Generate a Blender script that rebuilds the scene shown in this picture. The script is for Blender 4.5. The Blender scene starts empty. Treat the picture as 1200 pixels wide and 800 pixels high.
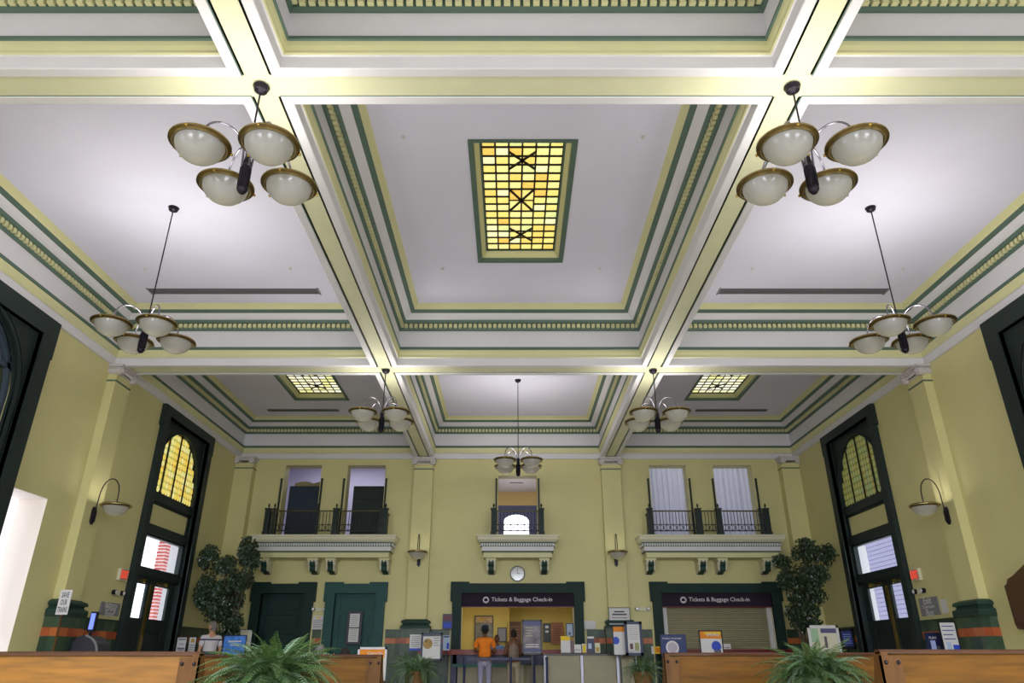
import bpy, bmesh, math, random
from mathutils import Vector, Matrix
random.seed(7)
PI = math.pi
scn = bpy.context.scene
COL = scn.collection

# ---------------------------------------------------------------- camera, world, exposure
TH = math.atan(370 / 830.)
CXM, EYE = -.17, 1.05
cam_d = bpy.data.cameras.new('camera')
cam_d.sensor_width = 36; cam_d.lens = 830 / 1200 * 36
cam_d.clip_start = .05; cam_d.clip_end = 300
cam = bpy.data.objects.new('camera', cam_d); COL.objects.link(cam)
cam.location = (CXM, 0, EYE); cam.rotation_euler = (PI / 2 + TH, 0, 0)
scn.camera = cam
scn.view_settings.view_transform = 'Standard'; scn.view_settings.look = 'None'
scn.view_settings.exposure = 0; scn.view_settings.gamma = 1; scn.view_settings.use_curve_mapping = False

world = bpy.data.worlds.new('world'); scn.world = world; world.use_nodes = True
bg = world.node_tree.nodes['Background']
bg.inputs[0].default_value = (.90, .93, 1, 1); bg.inputs[1].default_value = 2.4

def area(name, loc, rot, sx, sy, power, col=(1, 1, 1), spread=PI):
    l = bpy.data.lights.new(name, 'AREA'); l.shape = 'RECTANGLE'; l.size = sx; l.size_y = sy
    l.energy = power; l.color = col; l.spread = spread
    o = bpy.data.objects.new(name, l); o.location = loc; o.rotation_euler = rot; COL.objects.link(o)
    return o
DAY = (.86, .92, 1)
# added daylight-coloured fill, set in three unseen front wall openings behind the camera
for i, x in enumerate((-6.1, 0, 6.1)):
    area('front_fill_light', (x, -1.75, 3.9), (PI / 2 - .6, 0, 0), 2.5, 4.2, (365, 385, 365)[i], DAY, 2.1)
# more added fill, set at unseen side wall openings beside the camera
area('side_fill_light', (-9.3, 2.3, 3.9), (0, -PI / 2 + .7, 0), 4.2, 2.4, 150, DAY, 2.1)
area('side_fill_light', (9.3, 2.3, 3.9), (0, PI / 2 - .7, 0), 4.2, 2.4, 150, DAY, 2.1)
LAMP_W = 8.0      # each chandelier bowl, upwards
GLOW_W = .9

# ---------------------------------------------------------------- helpers
def lin(c):
    c /= 255.
    return c / 12.92 if c <= .04045 else ((c + .055) / 1.055) ** 2.4
MATS = {}
def mat(name, rgb, rough=.6, metal=0, var=0, scale=4, emit=0, bump=0, spec=.4, stretch=None, trans=0, coat=0):
    if name in MATS: return MATS[name]
    m = bpy.data.materials.new(name); m.use_nodes = True
    nt = m.node_tree; b = nt.nodes['Principled BSDF']
    c = tuple(lin(v) for v in rgb) + (1,)
    b.inputs['Base Color'].default_value = c
    b.inputs['Roughness'].default_value = rough; b.inputs['Metallic'].default_value = metal
    b.inputs['Specular IOR Level'].default_value = spec
    if coat: b.inputs['Coat Weight'].default_value = coat; b.inputs['Coat Roughness'].default_value = .08
    if trans: b.inputs['Transmission Weight'].default_value = trans
    if emit:
        b.inputs['Emission Color'].default_value = c; b.inputs['Emission Strength'].default_value = emit
    if var or bump:
        tc = nt.nodes.new('ShaderNodeTexCoord'); mp = nt.nodes.new('ShaderNodeMapping')
        if stretch: mp.inputs['Scale'].default_value = stretch
        nz = nt.nodes.new('ShaderNodeTexNoise'); nz.inputs['Scale'].default_value = scale; nz.inputs['Detail'].default_value = 5
        nt.links.new(tc.outputs['Object'], mp.inputs[0]); nt.links.new(mp.outputs[0], nz.inputs['Vector'])
        if var:
            rp = nt.nodes.new('ShaderNodeValToRGB')
            rp.color_ramp.elements[0].position = .3; rp.color_ramp.elements[1].position = .7
            rp.color_ramp.elements[0].color = tuple(v * (1 - var) for v in c[:3]) + (1,)
            rp.color_ramp.elements[1].color = tuple(min(1, v * (1 + var)) for v in c[:3]) + (1,)
            nt.links.new(nz.outputs['Fac'], rp.inputs[0]); nt.links.new(rp.outputs[0], b.inputs['Base Color'])
            if emit: nt.links.new(rp.outputs[0], b.inputs['Emission Color'])
        if bump:
            bp = nt.nodes.new('ShaderNodeBump'); bp.inputs['Strength'].default_value = bump; bp.inputs['Distance'].default_value = .02
            nt.links.new(nz.outputs['Fac'], bp.inputs['Height']); nt.links.new(bp.outputs[0], b.inputs['Normal'])
    MATS[name] = m
    return m

WL = {}
def wloc(o): return WL.get(o.name, Vector((0, 0, 0))) if o else Vector((0, 0, 0))
def tag(o, label=None, cat=None, group=None, kind=None):
    if label: o['label'] = label
    if cat: o['category'] = cat
    if group: o['group'] = group
    if kind: o['kind'] = kind
    return o
def thing(name, label, cat, loc=(0, 0, 0), rz=0, group=None, kind=None):
    o = bpy.data.objects.new(name, None); COL.objects.link(o)
    o.empty_display_size = .1
    o.location = loc; o.rotation_euler = (0, 0, rz)
    if label: tag(o, label, cat, group, kind)
    elif kind: o['kind'] = kind
    WL[o.name] = Vector(loc)
    return o
def link(name, me, parent=None, loc=None, rot=None, scale=None):
    o = bpy.data.objects.new(name, me); COL.objects.link(o)
    if parent: o.parent = parent
    if loc is not None: o.location = loc
    if rot is not None: o.rotation_euler = rot
    if scale is not None: o.scale = scale if hasattr(scale, '__len__') else (scale,) * 3
    WL[o.name] = wloc(parent) + Vector(o.location)
    return o
def copy_tree(o, parent=None):
    c = o.copy(); COL.objects.link(c)
    if parent: c.parent = parent
    for ch in o.children: copy_tree(ch, c)
    return c

class MB:
    def __init__(s, T=None): s.v = []; s.f = []; s.m = []; s.T = T; s.mats = []
    def mi(s, m):
        if m not in s.mats: s.mats.append(m)
        return s.mats.index(m)
    def add(s, vs, fs, m):
        n = len(s.v); T = s.T; k = s.mi(m)
        s.v += [T(*p) if T else tuple(p) for p in vs]
        s.f += [tuple(n + i for i in f) for f in fs]; s.m += [k] * len(fs)
        return s
    def box(s, x0, x1, y0, y1, z0, z1, m):
        return s.add([(x0, y0, z0), (x1, y0, z0), (x1, y1, z0), (x0, y1, z0), (x0, y0, z1), (x1, y0, z1), (x1, y1, z1), (x0, y1, z1)],
                     [(0, 3, 2, 1), (4, 5, 6, 7), (0, 1, 5, 4), (1, 2, 6, 5), (2, 3, 7, 6), (3, 0, 4, 7)], m)
    def prism(s, pts, a0, a1, m, axis=0):      # polygon in the two other axes, extruded on axis
        def mk(a, p): return (a, p[0], p[1]) if axis == 0 else ((p[0], a, p[1]) if axis == 1 else (p[0], p[1], a))
        n = len(pts)
        return s.add([mk(a0, p) for p in pts] + [mk(a1, p) for p in pts],
                     [tuple(range(n - 1, -1, -1)), tuple(range(n, 2 * n))] + [(i, (i + 1) % n, n + (i + 1) % n, n + i) for i in range(n)], m)
    def rings(s, rs, mats, close=True):         # successive rings of points joined by quads; mats: one per step
        k = len(rs[0])
        for i in range(len(rs) - 1):
            m = mats[i] if isinstance(mats, (list, tuple)) else mats
            if m is None: continue
            s.add(list(rs[i]) + list(rs[i + 1]), [(j, (j + 1) % k, k + (j + 1) % k, k + j) for j in range(k if close else k - 1)], m)
        return s
    def lathe(s, prof, c, m, n=16, mats=None):
        rs = [[(c[0] + r * math.cos(2 * PI * j / n), c[1] + r * math.sin(2 * PI * j / n), c[2] + z) for j in range(n)] for r, z in prof]
        return s.rings(rs, mats or m)
    def tube(s, pts, r, m, n=8):
        pts = [Vector(p) for p in pts]; rs = []
        for i, p in enumerate(pts):
            d = (pts[min(i + 1, len(pts) - 1)] - pts[max(i - 1, 0)]).normalized()
            a = d.orthogonal().normalized() if i == 0 else (a - a.dot(d) * d).normalized()
            b = d.cross(a); rr = r[i] if hasattr(r, '__len__') else r
            rs.append([tuple(p + rr * (math.cos(2 * PI * j / n) * a + math.sin(2 * PI * j / n) * b)) for j in range(n)])
        s.rings(rs, m)
        k = len(rs)
        s.add(rs[0], [tuple(range(n))], m); s.add(rs[-1], [tuple(range(n))], m)
        return s
    def disc(s, c, r, y0, y1, m, n=24):         # cylinder with its axis on y
        return s.prism([(c[0] + r * math.cos(2 * PI * j / n), c[1] + r * math.sin(2 * PI * j / n)) for j in range(n)], y0, y1, m, 1)
    def ball(s, c, r, m, n=12, k=8):
        rx, ry, rz = r if hasattr(r, '__len__') else (r, r, r)
        rs = [[(c[0] + rx * math.sin(PI * i / k) * math.cos(2 * PI * j / n), c[1] + ry * math.sin(PI * i / k) * math.sin(2 * PI * j / n), c[2] + rz * math.cos(PI * i / k)) for j in range(n)] for i in range(k + 1)]
        return s.rings(rs, m)
    def mesh(s, name, smooth=False, shift=None, bevel=0):
        me = bpy.data.meshes.new(name)
        vs = [(a - shift[0], b - shift[1], c - shift[2]) for a, b, c in s.v] if shift is not None else s.v
        me.from_pydata(vs, [], s.f)
        for m in s.mats: me.materials.append(m)
        me.polygons.foreach_set('material_index', s.m)
        bm = bmesh.new(); bm.from_mesh(me)
        if smooth: bmesh.ops.remove_doubles(bm, verts=bm.verts, dist=1e-5)
        bmesh.ops.recalc_face_normals(bm, faces=bm.faces)
        if smooth:
            for f in bm.faces: f.smooth = True
            for e in bm.edges:
                if len(e.link_faces) == 2 and e.calc_face_angle(0) > .9: e.smooth = False
        bm.to_mesh(me); bm.free()
        return me
    def build(s, name, parent=None, smooth=False, kind=None, world=True):
        sh = wloc(parent) if (parent and world) else None
        o = link(name, s.mesh(name, smooth, sh), parent)
        if kind: o['kind'] = kind
        return o

def text(s, width, parent, m, T, depth=.006, name='lettering', height=None):
    """lettering on the xz plane of T(u, z) -> world point; converted to a mesh"""
    cu = bpy.data.curves.new('t', 'FONT'); cu.body = s; cu.size = 1; cu.extrude = 0; cu.align_x = 'CENTER'; cu.align_y = 'CENTER'; cu.resolution_u = 2; cu.offset = .012
    tmp = bpy.data.objects.new('t', cu); COL.objects.link(tmp)
    me = bpy.data.meshes.new_from_object(tmp.evaluated_get(bpy.context.evaluated_depsgraph_get()))
    bpy.data.objects.remove(tmp); bpy.data.curves.remove(cu)
    xs = [v.co.x for v in me.vertices]; ys = [v.co.y for v in me.vertices]
    k = width / (max(xs) - min(xs)); cx = (max(xs) + min(xs)) / 2; cy = (max(ys) + min(ys)) / 2
    ky = (height / (max(ys) - min(ys))) if height else k
    sh = wloc(parent)
    for v in me.vertices: v.co = Vector(T((v.co.x - cx) * k, (v.co.y - cy) * ky)) - sh
    me.materials.clear(); me.materials.append(m)
    return link(name, me, parent)

c_, s_ = math.cos(TH), math.sin(TH)
def at(px, py, Y):                              # the place in the hall that a measured direction meets at distance Y
    u, v = (px - 600) / 830., (400 - py) / 830.
    t = Y / (c_ - v * s_)
    return CXM + u * t, EYE + (s_ + v * c_) * t

# ---------------------------------------------------------------- materials
WALL = mat('yellow_wall_paint', (212, 204, 148), .55, var=.03, scale=1.2, bump=.05)
CREAM = mat('cream_paint', (212, 208, 160), .5, var=.03, scale=2)
PALE = mat('pale_cream_paint', (216, 211, 186), .5, var=.02, scale=2)
BEAMC = mat('beam_cream_paint', (216, 214, 180), .5, var=.03, scale=2)
CEIL = mat('ceiling_paint', (224, 222, 242), .7, var=.03, scale=.7)
WHITE = mat('white_trim_paint', (218, 215, 220), .5, var=.03, scale=1.5)
GREEN = mat('green_trim_paint', (88, 110, 98), .5, var=.04, scale=3)
DGREEN = mat('dark_green_paint', (38, 49, 48), .5, var=.08, scale=3, spec=.25)
TEALG = mat('teal_green_paint', (38, 80, 78), .5, var=.08, scale=3, spec=.25)
BGREEN = mat('base_green_glaze', (44, 68, 60), .5, var=.1, scale=3, spec=.2)
IRON = mat('black_iron', (38, 36, 44), .35, .6)
STEEL = mat('grey_steel', (150, 150, 158), .25, .9)
BRASS = mat('antique_brass', (112, 94, 56), .3, .85, var=.25, scale=9)
GOLD = mat('polished_brass', (190, 160, 80), .25, .9)
GOLD2 = mat('worn_brass', (170, 150, 104), .3, .85)
DARK = mat('dark_void', (18, 18, 20), .8)
LEAD = mat('lead_came', (40, 34, 22), .5, .3)
FLOORM = mat('terrazzo_floor', (196, 190, 178), .25, var=.08, scale=1)
WOOD = mat('oak', (132, 86, 18), .5, var=.34, scale=2.2, stretch=(1, 8, 9), coat=.08)
WOODB = mat('oak_dark', (100, 64, 10), .55, var=.35, scale=2.2, stretch=(1, 8, 9), spec=.2)
WOODL = mat('oak_edge', (92, 60, 26), .55, var=.2, scale=3, stretch=(8, 8, 1), spec=.2)
WOODD = mat('dark_walnut', (78, 46, 26), .35, var=.2, scale=3, stretch=(1, 6, 6), coat=.3)
NAVY = mat('navy', (28, 34, 74), .4)
BLACK = mat('black_plastic', (22, 22, 26), .4)
PAPER = mat('white_paper', (214, 212, 214), .6)
GREY = mat('grey_panel', (128, 128, 134), .5)
BEIGE = mat('beige_laminate', (150, 143, 118), .5, var=.04)
RED = mat('red_counter', (132, 40, 30), .35)
ORANGE = mat('orange_print', (226, 136, 24), .6)
YELP = mat('yellow_print', (232, 196, 40), .6)
BLUEP = mat('blue_print', (40, 70, 190), .5)
TEXTG = mat('grey_print', (96, 94, 104), .6)
PURPLE = mat('aubergine_sign', (44, 32, 50), .7, spec=.15)
FRG = mat('bottle_green_paint', (28, 50, 46), .55, var=.08, scale=3, spec=.2)
SKIN = mat('skin_light', (196, 146, 118), .55)
SKIN2 = mat('skin_brown', (112, 74, 54), .55)

# opal glass bowl
def opal():
    m = bpy.data.materials.new('opal_glass'); m.use_nodes = True; nt = m.node_tree
    b = nt.nodes['Principled BSDF']; b.inputs['Base Color'].default_value = (.33, .325, .36, 1); b.inputs['Roughness'].default_value = .22
    b.inputs['Coat Weight'].default_value = .6; b.inputs['Coat Roughness'].default_value = .04
    tl = nt.nodes.new('ShaderNodeBsdfTranslucent'); tl.inputs[0].default_value = (.42, .41, .32, 1)
    mx = nt.nodes.new('ShaderNodeMixShader'); mx.inputs[0].default_value = .3
    out = nt.nodes['Material Output']
    nt.links.new(b.outputs[0], mx.inputs[1]); nt.links.new(tl.outputs[0], mx.inputs[2]); nt.links.new(mx.outputs[0], out.inputs[0])
    return m
OPAL = opal()
def clear_glass():
    m = bpy.data.materials.new('window_glass'); m.use_nodes = True; nt = m.node_tree
    nt.nodes.remove(nt.nodes['Principled BSDF'])
    t = nt.nodes.new('ShaderNodeBsdfTransparent'); t.inputs[0].default_value = (.95, .96, .97, 1)
    g = nt.nodes.new('ShaderNodeBsdfGlossy'); g.inputs['Roughness'].default_value = .03
    mx = nt.nodes.new('ShaderNodeMixShader')
    mx.inputs[0].default_value = .06; nt.links.new(t.outputs[0], mx.inputs[1]); nt.links.new(g.outputs[0], mx.inputs[2])
    nt.links.new(mx.outputs[0], nt.nodes['Material Output'].inputs[0])
    return m
GLASS = clear_glass()

# ---------------------------------------------------------------- hall dimensions
WX, YB, YF = 9.18, 23.05, -1.7
HB, HC = 7.05, 8.39
LW = lambda u, d, z: (-WX - d, u, z)            # left wall: u along y, d into the wall
RW = lambda u, d, z: (WX + d, u, z)
BW = lambda u, d, z: (u, YB + d, z)
FW = lambda u, d, z: (u, YF - d, z)

def wall(name, T, u0, u1, z1, holes, m, th=.45):
    us = sorted({u0, u1} | {h[0] for h in holes} | {h[1] for h in holes})
    zs = sorted({0, z1} | {h[2] for h in holes} | {h[3] for h in holes})
    mb = MB(T)
    for a, b in zip(us, us[1:]):
        run = None
        for c, d in zip(zs, zs[1:]):
            hole = any(h[0] <= (a + b) / 2 <= h[1] and h[2] <= (c + d) / 2 <= h[3] for h in holes)
            if hole:
                if run: mb.box(a, b, 0, th, run[0], run[1], m); run = None
            else: run = (run[0], d) if run else (c, d)
        if run: mb.box(a, b, 0, th, run[0], run[1], m)
    return mb.build(name, kind='structure')

ARCH_HOLE = (9.30, 12.05, 1.9, 6.72)
side_holes = [ARCH_HOLE, (17.62, 20.33, 0, 6.82), (1.0, 3.6, 1.4, 6.5)]  # last opening is unseen, added for the side fill light
wall_left = wall('wall_left', LW, YF - .45, YB + .45, HC + .15, side_holes + [(12.78, 13.8, 0, 3.86)], WALL)
wall_right = wall('wall_right', RW, YF - .45, YB + .45, HC + .15, side_holes, WALL)
UPW = [(-7.64, -6.45, 4.49, 6.85), (-5.58, -4.34, 4.49, 6.85), (-.62, .64, 4.49, 6.5), (4.35, 5.56, 4.49, 6.85), (6.46, 7.73, 4.49, 6.85)]
wall_back = wall('wall_back', BW, -WX, WX, HC + .15,
                 UPW + [(-7.82, -6.53, 0, 2.88), (-5.58, -4.33, 0, 2.88), (-1.72, 1.72, 1.15, 2.85), (4.40, 7.76, 1.15, 2.85)], WALL)
wall_front = wall('wall_front', FW, -WX, WX, HC + .15, [(x - 1.3, x + 1.3, 1.2, 6.2) for x in (-6.1, 0, 6.1)], WALL)  # unseen openings added to hold the front fill lights
MB().box(-WX - .45, WX + .45, YF - .45, YB + 5, -.2, 0, FLOORM).build('floor', kind='structure')

# ---------------------------------------------------------------- ceiling: slab, beams, coffers
XS = [(-WX, -3.36), (-2.76, 2.76), (3.36, WX)]
YS = [(YF, 5.98), (6.55, 14.79), (15.39, YB)]
SKY = [(-.83, .83, 8.78, 12.48), (-6.93, -5.27, 17.1, 20.95), (5.23, 6.89, 17.1, 20.95), (-6.93, -5.27, .4, 4.1), (5.23, 6.89, .4, 4.1)]
us = sorted({-WX - .4, WX + .4} | {h[0] for h in SKY} | {h[1] for h in SKY}); vs = sorted({YF - .4, YB + .4} | {h[2] for h in SKY} | {h[3] for h in SKY})
mb = MB()
for a, b in zip(us, us[1:]):
    for c, d in zip(vs, vs[1:]):
        if not any(h[0] < (a + b) / 2 < h[1] and h[2] < (c + d) / 2 < h[3] for h in SKY): mb.box(a, b, c, d, HC, HC + .12, CEIL)
ceiling = mb.build('ceiling', kind='structure')
for x in (-3.06, 3.06): MB().box(x - .17, x + .17, YF, YB, HB + .022, HC, BEAMC).build('ceiling_beam', ceiling)
for y in (6.265, 15.09): MB().box(-WX, WX, y - .17, y + .17, HB + .021, HC, BEAMC).build('ceiling_beam', ceiling)
# profile: (inset from the coffer edge, height above the beam soffit, material of the step that starts here)
PROF = [(-.16, .022, GREEN), (-.135, .022, GREEN), (-.125, .012, WHITE), (-.12, 0, WHITE), (-.012, 0, WHITE), (0, .008, WHITE), (0, .175, WHITE), (.02, .18, CREAM), (.035, .20, CREAM), (.03, .24, CREAM), (.045, .30, CREAM),
        (.05, .36, GREEN), (.07, .375, GREEN), (.06, .43, WHITE), (0, .435, WHITE), (0, .85, GREEN), (.03, .855, GREEN), (.045, .89, GREEN), (.05, .90, GREEN),
        (.05, 1.0, GREEN), (.12, 1.003, GREEN), (.14, 1.03, GREEN), (.155, 1.07, WHITE), (.21, 1.10, WHITE), (.29, 1.175, GREEN), (.31, 1.18, GREEN), (.376, 1.225, CREAM), (.39, 1.26, CREAM), (.42, 1.30, CREAM), (.465, 1.34, CREAM)]
def coffer(x0, x1, y0, y1, near):
    lx, rx, fy = (.05 if x0 <= -WX else 0), (.05 if x1 >= WX else 0), (.05 if y1 >= YB else 0)
    x0 += lx; x1 -= rx; y1 -= fy
    mb = MB()
    def ring(d, z, ex=0): return [(x0 + d, y0 + d, HB + z), (x1 - d, y0 + d, HB + z), (x1 - d, y1 - d, HB + z), (x0 + d, y1 - d, HB + z)]
    mb.rings([ring(d, z) for d, z, m in PROF], [p[2] for p in PROF[:-1]])
    cf = mb.build('coffer_moulding', ceiling)
    # dentils: the run that faces the camera one by one in the near row, the rest joined
    dd, z0, z1, sp, w = .05, HB + .905, HB + .992, .113, .074
    rest = MB(); dn = MB().box(-w / 2, w / 2, -.055, 0, 0, z1 - z0, CREAM).mesh('dentil')
    n = int((x1 - x0 - 2 * dd) / sp)
    for i in range(n):
        xc = (x0 + x1) / 2 + (i - (n - 1) / 2) * sp
        if near: link('dentil', dn, cf, (xc, y1 - dd, z0))
        else: rest.box(xc - w / 2, xc + w / 2, y1 - dd - .055, y1 - dd, z0, z1, CREAM)
    n = int((y1 - y0 - 2 * dd) / sp)
    for i in range(n):
        yc = (y0 + y1) / 2 + (i - (n - 1) / 2) * sp
        rest.box(x0 + dd, x0 + dd + .055, yc - w / 2, yc + w / 2, z0, z1, CREAM)
        rest.box(x1 - dd - .055, x1 - dd, yc - w / 2, yc + w / 2, z0, z1, CREAM)
    rest.build('dentil_course', cf, kind='stuff')
for j, (y0, y1) in enumerate(YS):
    for x0, x1 in XS: coffer(x0, x1, y0, y1, j == 0)

# ---------------------------------------------------------------- skylights
def pane_mats(tag_, k):
    cols = [(240, 218, 120), (242, 228, 146), (236, 190, 92), (236, 224, 150), (220, 226, 150), (240, 206, 106), (240, 234, 180), (241, 222, 130)]
    return [mat('%s_%d' % (tag_, i), c, .35, var=.22, scale=14, emit=k) for i, c in enumerate(cols)]  # backlight of the skylight is put into the panes as emission
PANES_A = pane_mats('amber_opalescent_glass', .9)
cols = [(250, 248, 200), (252, 250, 225), (240, 238, 160), (250, 240, 200)]
PANES_B = [mat('pale_opalescent_glass_%d' % i, c, .35, var=.1, scale=9, emit=1.05) for i, c in enumerate(cols)]  # these panes also emit in place of light from above
def skylight(x0, x1, y0, y1, label, P):
    cx, cy = (x0 + x1) / 2, (y0 + y1) / 2
    t = thing('skylight', label, 'skylight', (cx, cy, HC), group='stained glass skylights')
    hx, hy = (x1 - x0) / 2, (y1 - y0) / 2
    def ring(d, z): return [(-hx + d, -hy + d, z), (hx - d, -hy + d, z), (hx - d, hy - d, z), (-hx + d, hy - d, z)]
    MB().rings([ring(-.03, -.012), ring(.055, -.012), ring(.06, .05), ring(.075, .055), ring(.13, .14), ring(.135, .17), ring(.175, .18), ring(.175, .26)],
               [GREEN, GREEN, CREAM, CREAM, CREAM, GREEN, GREEN]).build('frame', t, world=False)
    gx, gy = hx - .165, hy - .165
    cw, chh = 2 * gx / 6, 2 * gy / 15
    pm = [MB().box(-cw / 2 + .009, cw / 2 - .009, -chh / 2 + .009, chh / 2 - .009, 0, .01, m).mesh('pane') for m in P]
    tall = [MB().box(-cw / 2 + .009, cw / 2 - .009, -chh * .75 + .009, chh * .75 - .009, 0, .01, m).mesh('pane') for m in P]
    lead = MB()
    for i in range(6):
        for j in range(15):
            if i in (2, 3) and j in (6, 7, 8): continue
            link('pane', random.choice(pm), t, (-gx + (i + .5) * cw, -gy + (j + .5) * chh, .19))
    for i in (2, 3):
        for s in (-1, 1): link('pane', random.choice(tall), t, (-gx + (i + .5) * cw, s * chh * .75, .19))
    for i in range(7):
        x = -gx + i * cw; lead.box(x - .015, x + .015, -gy, gy, .178, .205, LEAD)
    for j in range(16):
        y = -gy + j * chh; h = .02
        if j in (7, 8): lead.box(-gx, -cw, y - h, y + h, .176, .205, LEAD); lead.box(cw, gx, y - h, y + h, .176, .205, LEAD)
        else: lead.box(-gx, gx, y - h, y + h, .176, .205, LEAD)
    lead.box(-cw, cw, -.012, .012, .176, .205, LEAD)
    for yc, hh in ((-5 * chh, chh), (0, 1.5 * chh), (5 * chh, chh)):
        for s in (-1, 1):
            L = math.hypot(cw, hh); nx, ny = -s * hh / L * .02, cw / L * .02
            lead.prism([(-cw + nx, yc - s * hh + ny), (-cw - nx, yc - s * hh - ny), (cw - nx, yc + s * hh - ny), (cw + nx, yc + s * hh + ny)], .170, .19, LEAD, 2)
    lead.build('lead_grid', t, world=False)
    MB().box(-hx, hx, -hy, hy, .26, .30, DARK).build('housing', t, world=False)
skylight(*SKY[0], 'amber stained glass skylight over the middle of the ceiling', PANES_A)
skylight(*SKY[1], 'pale glass skylight in the far left coffer of the ceiling', PANES_B)
skylight(*SKY[2], 'pale glass skylight in the far right coffer of the ceiling', PANES_B)
for k in (3, 4):
    a, b, c, d = SKY[k]; MB().box(a, b, c, d, HC, HC + .02, CEIL).build('ceiling_hatch', ceiling)

# air vents and sprinkler heads
for sx, w0, w1, y, lb in ((1, 4.38, 8.03, 13.75, 'right'), (-1, -8.1, -4.42, 13.75, 'left')):
    t = thing('air_vent', 'long dark slot air vent in the %s white ceiling bay' % lb, 'vent', ((w0 + w1) / 2, y, HC), group='slot vents in the ceiling')
    mb = MB().box(w0, w1, y - .12, y + .12, HC - .012, HC + .01, mat('vent_dark', (96, 96, 102), .7)); mb.build('slot', t)
    mb = MB()
    for k in range(3): mb.box(w0 + .02, w1 - .02, y - .08 + k * .07, y - .065 + k * .07, HC - .025, HC - .012, mat('vent_louvre', (110, 108, 112), .6))
    mb.box(w0 - .03, w0, y - .15, y + .15, HC - .02, HC, GREY); mb.box(w1, w1 + .03, y - .15, y + .15, HC - .02, HC, GREY)
    mb.build('louvres', t)
for sx, lb in ((-1, 'left'), (1, 'right')):
    x0, x1 = (-8.1, -5.8) if sx < 0 else (5.8, 8.1)
    o = MB().box(x0, x1, 21.85, 22.0, HC - .03, HC, mat('vent_grey', (90, 90, 98), .6)).build('air_vent')
    tag(o, 'narrow dark air vent in the far %s coffer behind the skylight' % lb, 'vent', 'slot vents in the ceiling')
sp = MB().lathe([(0, -.04), (.022, -.04), (.025, -.03), (.01, -.025), (.01, -.008), (.04, -.008), (.04, 0)], (0, 0, 0), PAPER, 10).mesh('sprinkler', True)
for x, y, lb in ((-1.85, 8.7, 'near left of the amber skylight'), (1.85, 8.7, 'near right of the amber skylight'), (-1.6, 12.75, 'far left of the amber skylight'), (1.65, 12.75, 'far right of the amber skylight'),
                 (-7.75, 12.75, 'in the left ceiling bay near the wall'), (-4.75, 12.75, 'in the left ceiling bay near the beam'), (4.8, 12.75, 'in the right ceiling bay near the beam'), (7.9, 12.75, 'in the right ceiling bay near the wall')):
    o = link('sprinkler_head', sp, None, (x, y, HC)); tag(o, 'small metal sprinkler head ' + lb, 'sprinkler', 'ceiling sprinkler heads')

# ---------------------------------------------------------------- pilasters, capitals, tiled dado
TILE_G = [mat('green_tile_%d' % i, c, .38, var=.12, scale=12) for i, c in enumerate([(52, 76, 58), (62, 84, 66), (44, 66, 52), (70, 88, 66)])]
TILE_O = [mat('orange_tile_%d' % i, c, .38, var=.1, scale=12) for i, c in enumerate([(176, 88, 48), (160, 76, 42), (188, 104, 54)])]
TCAP = mat('tile_cap', (42, 60, 48), .35)
GROUT = mat('grout', (84, 92, 78), .8)
ROWS = [(.0, .3, 0), (.3, .6, 0), (.6, .88, 0), (.88, 1.15, 0), (1.15, 1.42, 0), (1.42, 1.58, 1), (1.58, 1.78, 0)]
def tiles(T, u0, u1, d, name='dado_tiles', parent=None, sides=None):
    """tiles on plane depth d (negative = proud of the wall)"""
    mb = MB(T); n = max(1, round((u1 - u0) / .155)); w = (u1 - u0) / n
    mb.box(u0, u1, d + .008, 0.0, 0, 1.8, GROUT)
    for z0, z1, o in ROWS:
        for i in range(n):
            a, b = u0 + i * w + .004, u0 + (i + 1) * w - .004
            mb.box(a, b, d, d + .01, z0 + .004, z1 - .004, random.choice(TILE_O if o else TILE_G))
    mb.box(u0, u1, d - .018, d + .01, 1.78, 1.82, TCAP)
    o = mb.build(name, parent); o['kind'] = 'stuff' if parent else 'structure'
    return o
for a, b in ((-9.18, -8.2), (-6.18, -5.92), (-3.98, -3.5), (-2.62, -2.05), (2.08, 2.62), (3.5, 4.05), (8.1, 9.18)):
    tiles(BW, a, b, -.03, parent=wall_back)
tiles(LW, 15.6, 17.4, -.03, parent=wall_left); tiles(LW, 20.55, 23.02, -.03, parent=wall_left)
tiles(RW, 15.6, 17.4, -.03, parent=wall_right); tiles(RW, 20.55, 23.02, -.03, parent=wall_right)

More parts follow.
